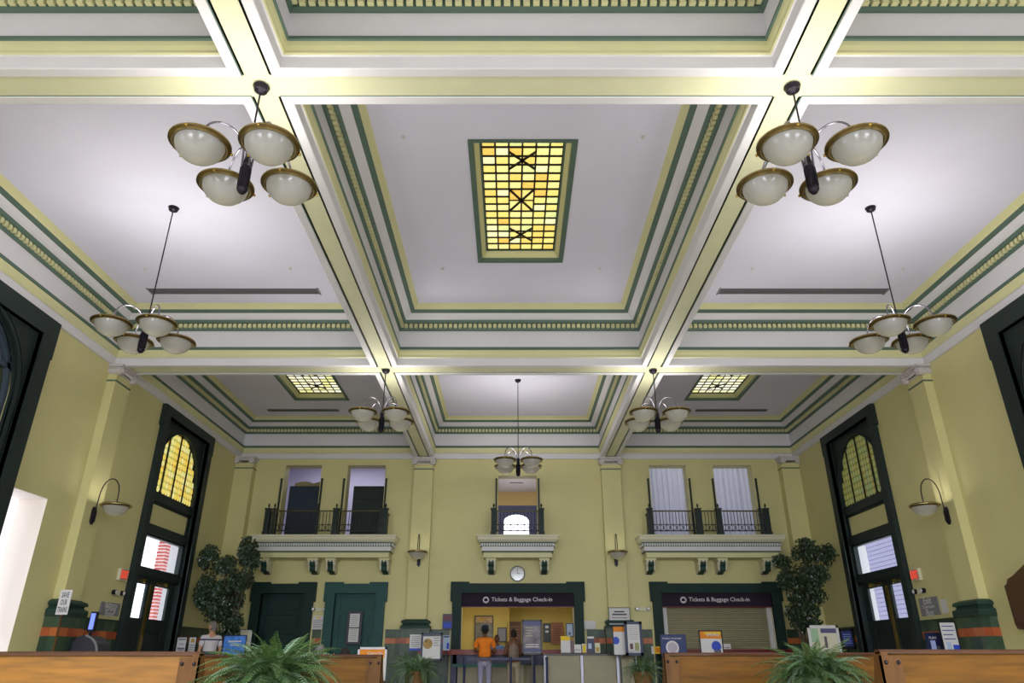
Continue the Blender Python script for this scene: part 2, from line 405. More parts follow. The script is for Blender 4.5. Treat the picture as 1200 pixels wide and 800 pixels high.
CAPM = mat('capital_plaster', (200, 192, 194), .6, var=.05, scale=6, bump=.2)
def pilaster(T, uc, wallobj, hw=.31, p=.2, base=True):
    mb = MB(T).box(uc - hw, uc + hw, -p, 0, 0, HB - .2, WALL)
    mb.box(uc - hw - .012, uc + hw + .012, -p - .012, 0, 6.655, 6.69, GREEN)
    mb.box(uc - hw - .03, uc + hw + .03, -p - .03, 0, 6.84, 6.87, CAPM)
    o = mb.build('pilaster', wallobj)
    # ionic capital
    cb = MB(T).box(uc - hw - .07, uc + hw + .07, -p - .12, 0, HB - .055, HB, CAPM)
    cb.box(uc - hw - .02, uc + hw + .02, -p - .07, 0, HB - .12, HB - .055, CAPM)
    for s in (-1, 1):
        ux = uc + s * (hw - .01)
        for r, dd in ((.095, .10), (.06, .125), (.025, .145)):
            n = 14; cb.prism([(ux + r * math.cos(2 * PI * j / n), HB - .15 + r * math.sin(2 * PI * j / n)) for j in range(n)], -p - dd, -p + .05, CAPM, 1)
        cb.prism([(ux + s * .0 + .07 * math.cos(2 * PI * j / 10), HB - .15 + .07 * math.sin(2 * PI * j / 10)) for j in range(10)], -p + .05, 0, CAPM, 1)
    for k in range(6):
        u = uc - .16 + k * .064; cb.ball((u, -p - .075, HB - .15), (.024, .03, .035), CAPM, 8, 6)
    cb.build('capital', o, True)
    if base:
        b = MB(T)
        def sq(e, z): return [(uc - hw - e, 0, z), (uc - hw - e, -p - e, z), (uc + hw + e, -p - e, z), (uc + hw + e, 0, z)]
        prof = [(.14, 1.83), (.14, 1.90), (.13, 1.915), (.09, 1.93), (.07, 1.96), (.08, 1.985), (.12, 1.995), (.12, 2.03), (.10, 2.06), (.05, 2.08), (.01, 2.10)]
        b.rings([sq(e, z) for e, z in prof], BGREEN, close=False)
        b.build('base_moulding', o)
        tb = MB(T); e = .12; n = 5; U0, U1 = uc - hw - e, uc + hw + e; P1 = p + e
        tb.box(U0 + .008, U1 - .008, -P1 + .008, 0, 0, 1.8, GROUT); w = (U1 - U0) / n
        for z0, z1, og in ROWS:
            for i in range(n): tb.box(U0 + i * w + .004, U0 + (i + 1) * w - .004, -P1, -P1 + .01, z0 + .004, z1 - .004, random.choice(TILE_O if og else TILE_G))
            for i in range(2):
                a, b2 = -P1 + i * P1 / 2 + .004, -P1 + (i + 1) * P1 / 2 - .004
                for ua, ub in ((U0, U0 + .01), (U1 - .01, U1)): tb.box(ua, ub, a, b2, z0 + .004, z1 - .004, random.choice(TILE_O if og else TILE_G))
        tb.box(U0 - .018, U1 + .018, -P1 - .018, 0, 1.78, 1.83, TCAP)
        tb.build('pedestal_tiles', o, kind='stuff')
    return o
pilaster(BW, -3.06, wall_back); pilaster(BW, 3.06, wall_back)
pilaster(LW, 15.05, wall_left); pilaster(RW, 15.05, wall_right)
pilaster(LW, 6.26, wall_left); pilaster(RW, 6.26, wall_right)
for s, wo in ((-1, wall_back), (1, wall_back)):   # corner piers
    x0, x1 = sorted((s * WX, s * (WX - .58)))
    mb = MB().box(x0, x1, YB - .34, YB, 0, HB - .2, WALL)
    mb.box(x0 - .012, x1 + .012, YB - .352, YB, 6.655, 6.69, GREEN)
    mb.box(x0 - .05, x1 + .05, YB - .42, YB, HB - .06, HB, CAPM); mb.box(x0 - .02, x1 + .02, YB - .38, YB, HB - .13, HB - .06, CAPM)
    for xx in (x0 + .05, x1 - .05): mb.disc((xx, HB - .15), .09, YB - .44, YB - .2, CAPM, 14)
    mb.build('corner_pilaster', wo)

# ---------------------------------------------------------------- side-wall arched windows and doors
def arch_plate(mb, u0, u1, z0, z1, cu, cz, r, d0, d1, m, n=28, rz=None):
    """plate u0..u1 x z0..z1 with an arched hole (straight below cz, half ellipse above)"""
    rz = rz or r
    mb.box(u0, cu - r, d0, d1, z0, z1, m); mb.box(cu + r, u1, d0, d1, z0, z1, m)
    for i in range(n):
        a, b = PI - PI * i / n, PI - PI * (i + 1) / n
        ua, za, ub, zb = cu + r * math.cos(a), cz + rz * math.sin(a), cu + r * math.cos(b), cz + rz * math.sin(b)
        mb.add([(ua, d0, za), (ub, d0, zb), (ub, d0, z1), (ua, d0, z1), (ua, d1, za), (ub, d1, zb), (ub, d1, z1), (ua, d1, z1)],
               [(0, 1, 2, 3), (7, 6, 5, 4), (0, 4, 5, 1), (3, 2, 6, 7)], m)
def arch_ring(mb, cu, z0, cz, r, w, d0, d1, m, n=28, rz=None):
    rz = rz or r
    pts = [(cu - r, z0)] + [(cu + r * math.cos(PI - PI * i / n), cz + rz * math.sin(PI * i / n)) for i in range(n + 1)] + [(cu + r, z0)]
    pto = [(cu - r - w, z0)] + [(cu + (r + w) * math.cos(PI - PI * i / n), cz + (rz + w) * math.sin(PI * i / n)) for i in range(n + 1)] + [(cu + r + w, z0)]
    rs = [[(p[0], d0, p[1]), (q[0], d0, q[1]), (q[0], d1, q[1]), (p[0], d1, p[1])] for p, q in zip(pts, pto)]
    mb.rings(rs, m)

def architrave(mb, u0, u1, z0, z1, w, m, ear=.07, ez=.55, steps=((0, .13), (.09, .10), (.16, .06)), ear_up=0):
    """stepped frame around an opening whose outer edge is u0..u1, top z1"""
    for off, pr in steps:
        a = off
        mb.box(u0 + a, u0 + w, -pr, .0, z0, z1 - a, m); mb.box(u1 - w, u1 - a, -pr, .0, z0, z1 - a, m)
        mb.box(u0 + w, u1 - w, -pr, .0, z1 - w, z1 - a, m)
    pr = steps[0][1] - .01
    mb.box(u0 - ear, u0 + .08, -pr, 0, z1 - ez, z1 + .005, m); mb.box(u1 - .08, u1 + ear, -pr, 0, z1 - ez, z1 + .005, m)
    if ear_up: mb.box(u0 - ear, u0 + .5, -pr + .01, 0, z1 - .05, z1 + ear_up, m); mb.box(u1 - .5, u1 + ear, -pr + .01, 0, z1 - .05, z1 + ear_up, m)

def quarries(name, T, parent, cu, z0, cz, r, rz, d, mats):
    mb = MB(T); cw, ch = .15, .165
    n = int(2 * r / cw); nz = int((cz + rz - z0) / ch) + 1
    def inside(u, z): return abs(u - cu) < r and z > z0 and (z < cz or ((u - cu) / r) ** 2 + ((z - cz) / rz) ** 2 < 1)
    for i in range(-n // 2 - 1, n // 2 + 2):
        for j in range(nz + 1):
            u, z = cu + i * cw, z0 + j * ch + ch / 2
            for q, (a, b) in enumerate(((u, z), (u + cw / 2, z + ch / 2))):       # large octagons and small squares in the gaps
                if inside(a, b):
                    if q == 0: pts = [(a + cw * x * .47, b + ch * y * .47) for x, y in ((-1, -.45), (-.45, -1), (.45, -1), (1, -.45), (1, .45), (.45, 1), (-.45, 1), (-1, .45))]; mm = mats[:3]
                    else: pts = [(a - cw * .22, b), (a, b - ch * .22), (a + cw * .22, b), (a, b + ch * .22)]; mm = mats[3:]
                    mb.add([(p[0], d, p[1]) for p in pts], [tuple(range(len(pts)))], random.choice(mm))
    o = mb.build(name, parent, kind='stuff'); return o
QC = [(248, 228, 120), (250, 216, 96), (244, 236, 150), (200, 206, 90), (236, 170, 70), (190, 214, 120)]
QL = [mat('lit_quarry_%d' % i, c, .3, emit=.72) for i, c in enumerate(QC)]  # daylight behind the left window is put into the glass as glow
QR = [mat('dim_quarry_%d' % i, tuple(int(v * .9) for v in c), .3, emit=.17) for i, c in enumerate([(206, 206, 124), (196, 196, 108), (184, 200, 130), (140, 170, 96), (206, 160, 90), (150, 180, 120)])]  # right window: weaker glow stands in for dimmer light behind

def lining(mb, a, b, z0, z1, d1, m, sill=False):
    mb.box(a - .03, a + .012, -.005, d1, z0, z1, m); mb.box(b - .012, b + .03, -.005, d1, z0, z1, m); mb.box(a, b, -.005, d1, z1 - .012, z1 + .03, m)
    if sill: mb.box(a, b, -.005, d1, z0 - .03, z0 + .012, m)
def doorway(T, nm, wname, qm, side):
    U0, U1 = 17.42, 20.53; a, b = 17.64, 20.31; cu = (a + b) / 2
    root = thing(nm, None, None, T(cu, 0, 0), kind='structure')
    mb = MB(T); architrave(mb, U0, U1, 0, HB - .02, .24, DGREEN); lining(mb, 17.62, 20.33, 0, 6.82, .2, DGREEN)
    mb.build('frame', root)
    mb = MB(T).box(17.6, 17.66, .2, .47, 0, 3.9, PAPER).box(20.29, 20.35, .2, .47, 0, 3.9, PAPER); mb.build('outer_reveal', root)
    mb = MB(T)   # mullions and transoms, set back
    D0, D1 = .08, .2
    for z0, z1 in ((4.62, 4.92), (3.83, 4.13), (2.84, 3.10)):
        mb.box(a, b, D0, D1, z0, z1, DGREEN); mb.box(a, b, D0 - .05, D0, z0 + .06, z1 - .05, DGREEN)
    mb.box(a, a + .12, D0, D1, 2.84, 4.92, DGREEN); mb.box(b - .12, b, D0, D1, 2.84, 4.92, DGREEN)
    mb.build('transom_bar', root)
    mb = MB(T).box(a, b, .11, .2, 4.13, 4.62, WALL); mb.build('yellow_panel', root)
    MB(T).box(a + .1, b - .1, .13, .135, 3.10, 3.83, GLASS).build('transom_pane', root)
    # stained arch
    w = thing(wname, None, None, T(cu, 0, 4.92), kind='structure')
    mb = MB(T); arch_plate(mb, a, b, 4.92, HB - .23, cu, 5.26, 1.27, .05, .12, DGREEN, rz=1.37)
    mb.build('spandrel', w)
    mb = MB(T); arch_ring(mb, cu, 4.92, 5.26, 1.27, .05, .02, .06, DGREEN, rz=1.37); mb.build('arch_moulding', w)
    MB(T).box(a, b, .125, .14, 4.90, HB - .23, LEAD).build('lead_backing', w)
    quarries('stained_glass', T, w, cu, 4.94, 5.26, 1.26, 1.36, .12, qm)
    for k in (-.64, 0, .64):
        h = 5.26 + 1.37 * math.sqrt(1 - (k / 1.27) ** 2)
        MB(T).box(cu + k - .018, cu + k + .018, .085, .12, 4.92, h, LEAD).build('mullion', w)
    # two door leaves
    for i, (l0, l1) in enumerate(((a, cu - .005), (cu + .005, b))):
        leaf = thing('door_leaf', None, None, (0, 0, 0)); leaf.parent = root; leaf.location = (0, 0, 0); WL[leaf.name] = wloc(root)
        p0, p1 = (l0 + .30, l1 - .2) if i == 0 else (l0 + .2, l1 - .30)
        mb = MB(T)
        mb.box(l0, p0, .16, .22, 0, 2.84, DGREEN); mb.box(p1, l1, .16, .22, 0, 2.84, DGREEN)
        mb.box(p0, p1, .16, .22, 2.72, 2.84, DGREEN); mb.box(p0, p1, .16, .22, 1.68, 1.93, DGREEN); mb.box(p0, p1, .16, .22, 0, .3, DGREEN)
        mb.box(p0, p1, .18, .21, .3, 1.68, DGREEN); mb.box(p0 + .08, p1 - .08, .165, .2, 1.05, 1.6, DGREEN); mb.box(p0 + .08, p1 - .08, .165, .2, .38, .95, DGREEN)
        mb.build('leaf_frame', leaf)
        MB(T).box(p0, p1, .185, .195, 1.93, 2.72, GLASS).build('pane', leaf)
        e = l1 - .035 if i == 0 else l0 + .035
        MB(T).box(e - .022, e + .022, .145, .16, .1, 2.72, GOLD).build('brass_astragal', leaf)
        mb = MB(T).box(p0 + .05, p0 + .25, .1, .16, 2.75, 2.82, BRASS).box(p1 - .3, p1 - .22, .1, .16, 2.74, 2.83, GOLD); mb.build('door_closer', leaf)
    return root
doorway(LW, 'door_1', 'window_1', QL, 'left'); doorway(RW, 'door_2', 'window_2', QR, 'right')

def big_arch(T, nm):
    a, b, U0, U1 = 9.30, 12.05, 8.77, 12.58; cu = 10.675
    w = thing(nm, None, None, T(cu, 0, 1.9), kind='structure')
    mb = MB(T)
    architrave(mb, U0, U1, 1.7, HB - .02, .36, DGREEN, ear=.05, ez=.75, steps=((0, .14), (.10, .11), (.16, .075), (.24, .05)))
    mb.box(U0 - .05, U1 + .05, -.2, 0, 1.62, 1.72, DGREEN); mb.build('frame', w)
    mb = MB(T); arch_plate(mb, U0 + .3, U1 - .3, 1.9, HB - .25, cu, 5.30, 1.36, -.03, .06, DGREEN, n=36)
    arch_ring(mb, cu, 1.9, 5.30, 1.36, .06, -.07, 0, DGREEN, n=36); arch_ring(mb, cu, 1.9, 5.30, 1.48, .03, -.05, 0, DGREEN, n=36)
    mb.build('spandrel', w)
    MUN = mat('blue_grey_sash', (70, 82, 96), .4); PG = mat('dim_pane', (118, 122, 136), .12, coat=.5); PG2 = mat('dim_green_pane', (84, 90, 70), .12, coat=.5)
    mb = MB(T); arch_ring(mb, cu, 1.9, 5.30, 1.28, .08, .08, .16, MUN, n=36)
    for z in (5.86, 4.6, 3.2): mb.box(a, b, .08, .16, z - .05, z + .05, MUN)
    for u in (cu - .45, cu + .45, cu): mb.box(u - .03, u + .03, .08, .16, 1.9, 6.6 if u == cu else 6.45, MUN)
    mb.build('sash', w)
    for z0, z1, m in ((5.91, 6.6, PG), (4.65, 5.81, PG2), (3.25, 4.55, PG2), (1.9, 3.15, PG2)):
        for u0, u1 in ((a + .08, cu - .48), (cu - .42, cu - .03), (cu + .03, cu + .42), (cu + .48, b - .08)):
            MB(T).box(u0, u1, .18, .19, z0, z1, m).build('pane', w)
    MB(T).box(a, b, .2, .22, 1.9, 6.7, DARK).build('backing', w)
big_arch(LW, 'window_3'); big_arch(RW, 'window_4')

# the plain deep opening in the left wall: pale jambs
JAMB = mat('opening_plaster', (226, 216, 208), .6)
mb = MB(LW).box(12.74, 12.785, -.004, .56, 0, 3.86, JAMB).box(13.795, 13.80, .002, .56, 0, 3.86, JAMB).box(12.74, 13.80, .002, .56, 3.855, 3.862, JAMB)
mb.build('opening_lining', wall_left)
# what lies beyond the side openings
EXTW = mat('exterior_render', (240, 238, 240), .8, var=.04, scale=1)
t = MB().box(-17.5, -17.2, 6, 30, 0, 9, EXTW).build('neighbouring_building'); tag(t, 'pale wall of a building outside beyond the left doors', 'building')
LAV = mat('exterior_siding', (136, 134, 160), .7)
t = thing('siding_building', 'lavender grey building with horizontal siding outside the right doors', 'building', (16, 33, 0))
mb = MB().box(16.05, 22, 24, 48, 0, 12, LAV)
for k in range(66): mb.box(16.02, 16.05, 24, 48, .18 * k + .02, .18 * k + .18, LAV)
mb.build('siding', t)
mb = MB()
for y in (29.5, 34, 38.5):
    for z in (1, 5): mb.box(15.95, 16, y, y + 1.3, z, z + 2.2, mat('ext_window', (120, 120, 150), .3))
mb.build('window', t, kind='stuff')
BR = [mat('brick_%d' % i, c, .8, var=.1) for i, c in enumerate([(190, 96, 90), (180, 84, 80), (200, 112, 104)])]
MORT = mat('mortar', (240, 236, 238), .9)
t = thing('brick_pier', 'red brick pier standing outside beyond the left double doors', 'pier', (-13.0, 27.2, 0))
mb = MB().box(-13.1, -12.8, 26.7, 27.1, 0, 7.5, MORT).build('core', t)
mb = MB()
for k in range(64):
    z = k * .115
    o = .13 if k % 2 else 0
    for i in range(3):
        a, b = max(-13.11, -13.1 + i * .26 - o + .008), min(-12.79, -13.1 + i * .26 - o + .252)
        if b - a > .03: mb.box(a, b, 26.68, 26.72, z + .022, z + .093, random.choice(BR))
        a, b = max(26.69, 26.7 + i * .26 - o + .008), min(27.11, 26.7 + i * .26 - o + .252)
        if b - a > .03: mb.box(-12.82, -12.78, a, b, z + .022, z + .093, random.choice(BR))
mb.build('bricks', t, kind='stuff')
o = MB().box(-11.35, -11.25, 20.2, 20.32, 0, 6.5, mat('ext_post', (196, 198, 206), .5)).box(-11.4, -11.2, 20.15, 20.37, 0, .3, GREY).build('porch_post')
tag(o, 'thin pale porch post outside the left double doors', 'post')
# ---------------------------------------------------------------- back wall: doors, ticket windows, upper rooms
def back_door(nm, U0, U1, m, lit):
    root = thing(nm, None, None, BW((U0 + U1) / 2, 0, 0), kind='structure')
    l00, l11 = U0 + .33, U1 - .33
    mb = MB(BW); architrave(mb, U0 + .05, U1 - .05, 0, 3.12, .28, m, ear=.06, ez=.52, steps=((0, .14), (.09, .10), (.15, .065), (.21, .03)), ear_up=.05); lining(mb, l00, l11, 0, 2.88, .3, m)
    mb.build('frame', root)
    l0, l1 = U0 + .33, U1 - .33
    leaf = MB(BW).box(l0, l1, .10, .16, 0, 2.87, m)
    leaf.box(l0, l0 + .15, .06, .1, 0, 2.87, m).box(l1 - .15, l1, .06, .1, 0, 2.87, m)
    zs = [0, .14, .62, .74, 1.16, 1.28, 1.70, 1.82, 2.24, 2.36, 2.74, 2.87]
    for i in range(0, len(zs), 2): leaf.box(l0 + .15, l1 - .15, .06, .1, zs[i], zs[i + 1], m)
    lf = leaf.build('door_leaf', root)
    for i in range(1, len(zs) - 1, 2):
        MB(BW).box(l0 + .19, l1 - .19, .075, .1, zs[i] + .035, zs[i + 1] - .035, m).build('panel', lf)
    MB(BW).ball((l0 + .1, .02, 1.15), .035, GOLD).build('knob', lf, True)
    return root
back_door('door_3', -8.16, -6.19, FRG, 0)
d2 = back_door('door_4', -5.91, -4.0, TEALG, 1)

def ticket_frame(nm, U0, U1):
    root = thing(nm, None, None, BW((U0 + U1) / 2, 0, 0), kind='structure')
    mb = MB(BW); architrave(mb, U0 + .05, U1 - .05, 1.1, 3.13, .28, FRG, ear=.06, ez=.52, steps=((0, .14), (.09, .10), (.15, .065), (.21, .03)), ear_up=.05)
    lining(mb, U0 + .32, U1 - .33, 1.15, 2.85, .44, PALE)
    mb.box(U0 + .05, U0 + .33, -.1, 0, 0, 1.1, FRG); mb.box(U1 - .33, U1 - .05, -.1, 0, 0, 1.1, FRG)
    mb.build('frame', root)
ticket_frame('window_5', -2.04, 2.05); ticket_frame('window_6', 4.07, 8.09)
ICON = mat('pale_sign_print', (208, 206, 214), .5)
def ticket_sign(u0, u1, tx0, tx1, label):
    t = thing('hanging_sign', label, 'sign', BW((u0 + u1) / 2, 0, 2.65), group='ticket window header signs')
    MB(BW).box(u0, u1, -.03, .06, 2.46, 2.86, PURPLE).build('panel', t)
    MB(BW).box(u0, u1, -.034, .06, 2.445, 2.46, RED).build('red_edge', t)
    c = (tx0 + tx1) / 2
    text('Tickets & Baggage Check-in', tx1 - tx0, t, ICON, lambda u, z: (c + u, YB - .037, 2.655 + z))
    mb = MB(BW); mb.disc((tx0 - .17, 2.655), .095, -.038, -.03, ICON, 20); mb.build('round_badge', t)
    MB(BW).box(tx0 - .225, tx0 - .115, -.042, -.036, 2.615, 2.69, PURPLE).box(tx0 - .19, tx0 - .15, -.044, -.036, 2.69, 2.71, PURPLE).build('suitcase_icon', t)
def bx(px, py): return at(px, py, YB - .03)[0]
ticket_sign(-1.72, 1.72, bx(576, 700), bx(647, 700), 'dark ticket sign above the open lit ticket window')
ticket_sign(4.40, 7.76, bx(807, 700), bx(878, 700), 'dark ticket sign above the closed roller shutter')
# roller shutter of the right-hand window
SH = mat('shutter_beige', (150, 142, 112), .5, .2)
t = thing('roller_shutter', 'closed beige roller shutter in the right ticket window', 'shutter', BW(6.1, .2, 1.2))
sl = MB().box(-1.6, 1.6, -.012, .012, .004, .056, SH); sl.prism([(-.02, .03), (-.012, .02), (-.012, .04)], -1.6, 1.6, SH, 0)
sm = sl.mesh('slat')
for k in range(21): link('slat', sm, t, (-.02, 0, .06 * k + .04))
[MB(BW).box(a, a + .14, .1, .3, 1.2, 2.5, PAPER).build('guide_rail', t) for a in (4.42, 7.62)]
MB(BW).box(4.4, 7.76, .24, .3, 1.1, 2.9, DARK).build('backing', t)
# counters
CNT = mat('counter_top_dark', (44, 34, 40), .3)
t = thing('ticket_counter', 'red edged ticket counter under the open ticket window', 'counter', BW(0, -.4, 0))
MB(BW).box(-2.9, 2.3, -.6, -.16, 1.12, 1.26, RED).build('counter_top', t)
mb = MB(BW)
for k in range(4): mb.box(-1.75 + k * 1.0, -.83 + k * 1.0, -.42, -.34, 0, .86, BEIGE)
mb.build('front_panel', t, kind='stuff')
MB(BW).box(-1.9, 2.2, -.5, -.3, .86, 1.12, NAVY).build('dark_fascia', t)
MB(BW).box(-1.9, -.0, -.52, -.44, .80, .88, mat('teal_rail', (30, 92, 84), .5)).build('teal_rail', t)
MB(BW).box(-1.95, -1.78, -.5, 0, 0, 1.12, NAVY).build('side_post', t)
t = thing('ticket_counter', 'dark red counter ledge below the closed roller shutter', 'counter', BW(6.1, -.3, 0))
MB(BW).box(4.1, 8.05, -.45, -.16, 1.15, 1.27, mat('dark_red_counter', (104, 26, 28), .35)).build('counter_top', t)
MB(BW).box(4.2, 7.95, -.36, -.3, 0, 1.15, DGREEN).build('front_panel', t)

# rooms behind the back wall
OFFY = mat('office_yellow', (206, 184, 96), .6); OFFD = mat('office_ochre', (184, 154, 66), .6)
Y0, Y1 = YB + .45, YB + 3.2
mb = MB().box(-2.4, 2.4, Y1, Y1 + .1, 0, 3.4, OFFY).box(-2.5, -2.4, Y0, Y1, 0, 3.4, OFFY).box(2.4, 2.5, Y0, Y1, 0, 3.4, OFFD).box(-2.5, 2.5, Y0, Y1 + .1, 3.3, 3.4, PALE)
mb.box(-.32, -.25, Y0 + .9, Y1, 0, 3.3, OFFD)
mb.build('wall_office', kind='structure')
area('office_ceiling_light', (-.9, 24.4, 3.25), (0, 0, 0), 1.2, .9, 22, (1, .95, .85)); area('office_ceiling_light', (1.1, 24.6, 3.25), (0, 0, 0), 1.2, .8, 9, (1, .92, .8))
# upper rooms
LROOM = mat('upper_room_paint', (206, 202, 222), .7); PANELT = mat('upper_dark_screen', (34, 50, 70), .4)
mb = MB().box(-9.2, -3.5, 27.4, 27.5, 4.3, 8.2, LROOM).box(-9.3, -9.2, Y0, 27.5, 4.3, 8.2, LROOM).box(-3.5, -3.4, Y0, 27.5, 4.3, 8.2, LROOM).box(-9.3, -3.4, Y0, 27.5, 8.1, 8.2, LROOM).box(-9.3, 9.3, Y0, 35, 4.2, 4.47, LROOM)
mb.build('wall_upper_left', kind='structure')
area('upper_room_light', (-6.3, 26, 7.9), (0, 0, 0), 3, 1, 45, (.9, .9, 1))
for x0, x1, lb, m in ((at(336, 600, 23.7)[0], at(374, 600, 23.7)[0] , 'tall dark screen inside the leftmost upper window', PANELT), (at(412, 600, 23.7)[0], at(452, 600, 23.7)[0], 'dark green panelled screen inside the second upper window', DGREEN)):
    t = thing('screen', lb, 'screen', ((x0 + x1) / 2, 23.75, 4.47)); MB().box(x0, x1, 23.7, 23.76, 4.47, 6.3, m).build('board', t)
    for k in range(4): MB().box(x0 + .1, x1 - .1, 23.675, 23.7, 4.55 + k * .44, 4.9 + k * .44, m).build('panel', t)
t = thing('cornice_box', 'ochre scalloped cornice above the leftmost dark screen', 'cornice', (-7, 24.2, 6.3))
mb = MB(); pts = [(-7.6, 6.3)] + [(-7.6 + 1.3 * i / 16, 6.48 + .07 * abs(math.sin(i / 16 * 2 * PI))) for i in range(17)] + [(-6.3, 6.3)]
mb.prism(pts, 24.1, 24.2, mat('ochre_cornice', (150, 140, 96), .6), 1); mb.build('board', t)
# centre corridor with arched bright window at its end
CO = mat('corridor_orange', (226, 200, 140), .6)
mb = MB().box(-1.6, -1.5, Y0, 28, 4.3, 7.2, CO).box(1.5, 1.6, Y0, 28, 4.3, 7.2, CO).box(-1.6, 1.6, Y0, 28.1, 7.02, 7.12, WHITE)
arch_plate(mb, -1.6, 1.6, 4.47, 6.49, 0, 5.88, .49, 28, 28.1, mat('corridor_blue', (96, 104, 150), .6), rz=.27)
mb.box(-1.6, 1.6, 28, 28.1, 6.49, 7.12, CO)
mb.build('wall_corridor', kind='structure')
area('corridor_fill_light', (0, 25.8, 5.2), (PI, 0, 0), 1.0, 1.6, 14, (1, .97, .92))  # added upward panel with no visible fitting, brightens the corridor ceiling
o = MB().box(-.25, .25, 26.3, 26.4, 7.0, 7.02, GREY).build('ceiling_grille'); tag(o, 'small grey grille in the corridor ceiling behind the centre balcony', 'vent')
# right curtains
CURT = mat('white_curtain', (206, 208, 222), .8)
mb = MB().box(3.5, 9.2, 26.4, 26.5, 4.3, 8.2, LROOM).box(3.4, 3.5, Y0, 26.5, 4.3, 8.2, LROOM).box(9.2, 9.3, Y0, 26.5, 4.3, 8.2, LROOM).box(3.4, 9.3, Y0, 26.5, 8.1, 8.2, LROOM)
mb.build('wall_upper_right', kind='structure')
area('upper_room_light', (6.2, 25.6, 7.6), (math.radians(-25), 0, 0), 4, 1, 42, (.92, .95, 1))
def curtain_m():
    m = bpy.data.materials.new('sheer_curtain'); m.use_nodes = True; nt = m.node_tree; b = nt.nodes['Principled BSDF']
    b.inputs['Base Color'].default_value = (.75, .76, .84, 1); b.inputs['Roughness'].default_value = .9
    tl = nt.nodes.new('ShaderNodeBsdfTranslucent'); tl.inputs[0].default_value = (.78, .80, .88, 1)
    mx = nt.nodes.new('ShaderNodeMixShader'); mx.inputs[0].default_value = .6
    nt.links.new(b.outputs[0], mx.inputs[1]); nt.links.new(tl.outputs[0], mx.inputs[2]); nt.links.new(mx.outputs[0], nt.nodes['Material Output'].inputs[0])
    return m
SHEER = curtain_m()
for x0, x1, lb in ((4.2, 5.72, 'white pleated curtain in the upper window nearer the centre'), (6.32, 7.88, 'white pleated curtain in the rightmost upper window')):
    mb = MB(); n = 90; rs = []
    for i in range(n + 1):
        x = x0 + (x1 - x0) * i / n; y = 23.66 + .035 * math.sin(i * .62) + .02 * math.sin(i * .23 + 1)
        rs.append([(x, y, 4.48), (x, y, 6.95)])
    for i in range(n): mb.add([rs[i][0], rs[i + 1][0], rs[i + 1][1], rs[i][1]], [(0, 1, 2, 3)], SHEER)
    t = thing('curtain', lb, 'curtain', ((x0 + x1) / 2, 23.66, 4.48), group='white curtains behind the right balcony')
    mb.build('cloth', t, True); MB().tube([(x0, 23.66, 6.97), (x1, 23.66, 6.97)], .02, WHITE).build('rod', t)

# open shutter leaves beside the upper windows
for i, (x, lb) in enumerate(((-7.70, 'left side of the leftmost upper window'), (-6.38, 'right side of the leftmost upper window'), (-5.66, 'left side of the second upper window'), (-4.28, 'right side of the second upper window'),
             (-.68, 'left side of the centre upper window'), (.70, 'right side of the centre upper window'), (4.28, 'left side of the inner curtained window'), (5.63, 'right side of the inner curtained window'),
             (6.39, 'left side of the outer curtained window'), (7.80, 'right side of the outer curtained window'))):
    t = thing('upright_rail', 'thin dark upright rail at the ' + lb, 'rail', (x, YB - .05, 4.49), group='dark upright rails beside the upper windows')
    MB().box(x - .022, x + .022, YB - .09, YB - .015, 4.5, 6.36, DGREEN).build('bar', t); MB().box(x - .03, x + .03, YB - .1, YB - .0, 6.36, 6.39, DGREEN).build('cap', t)

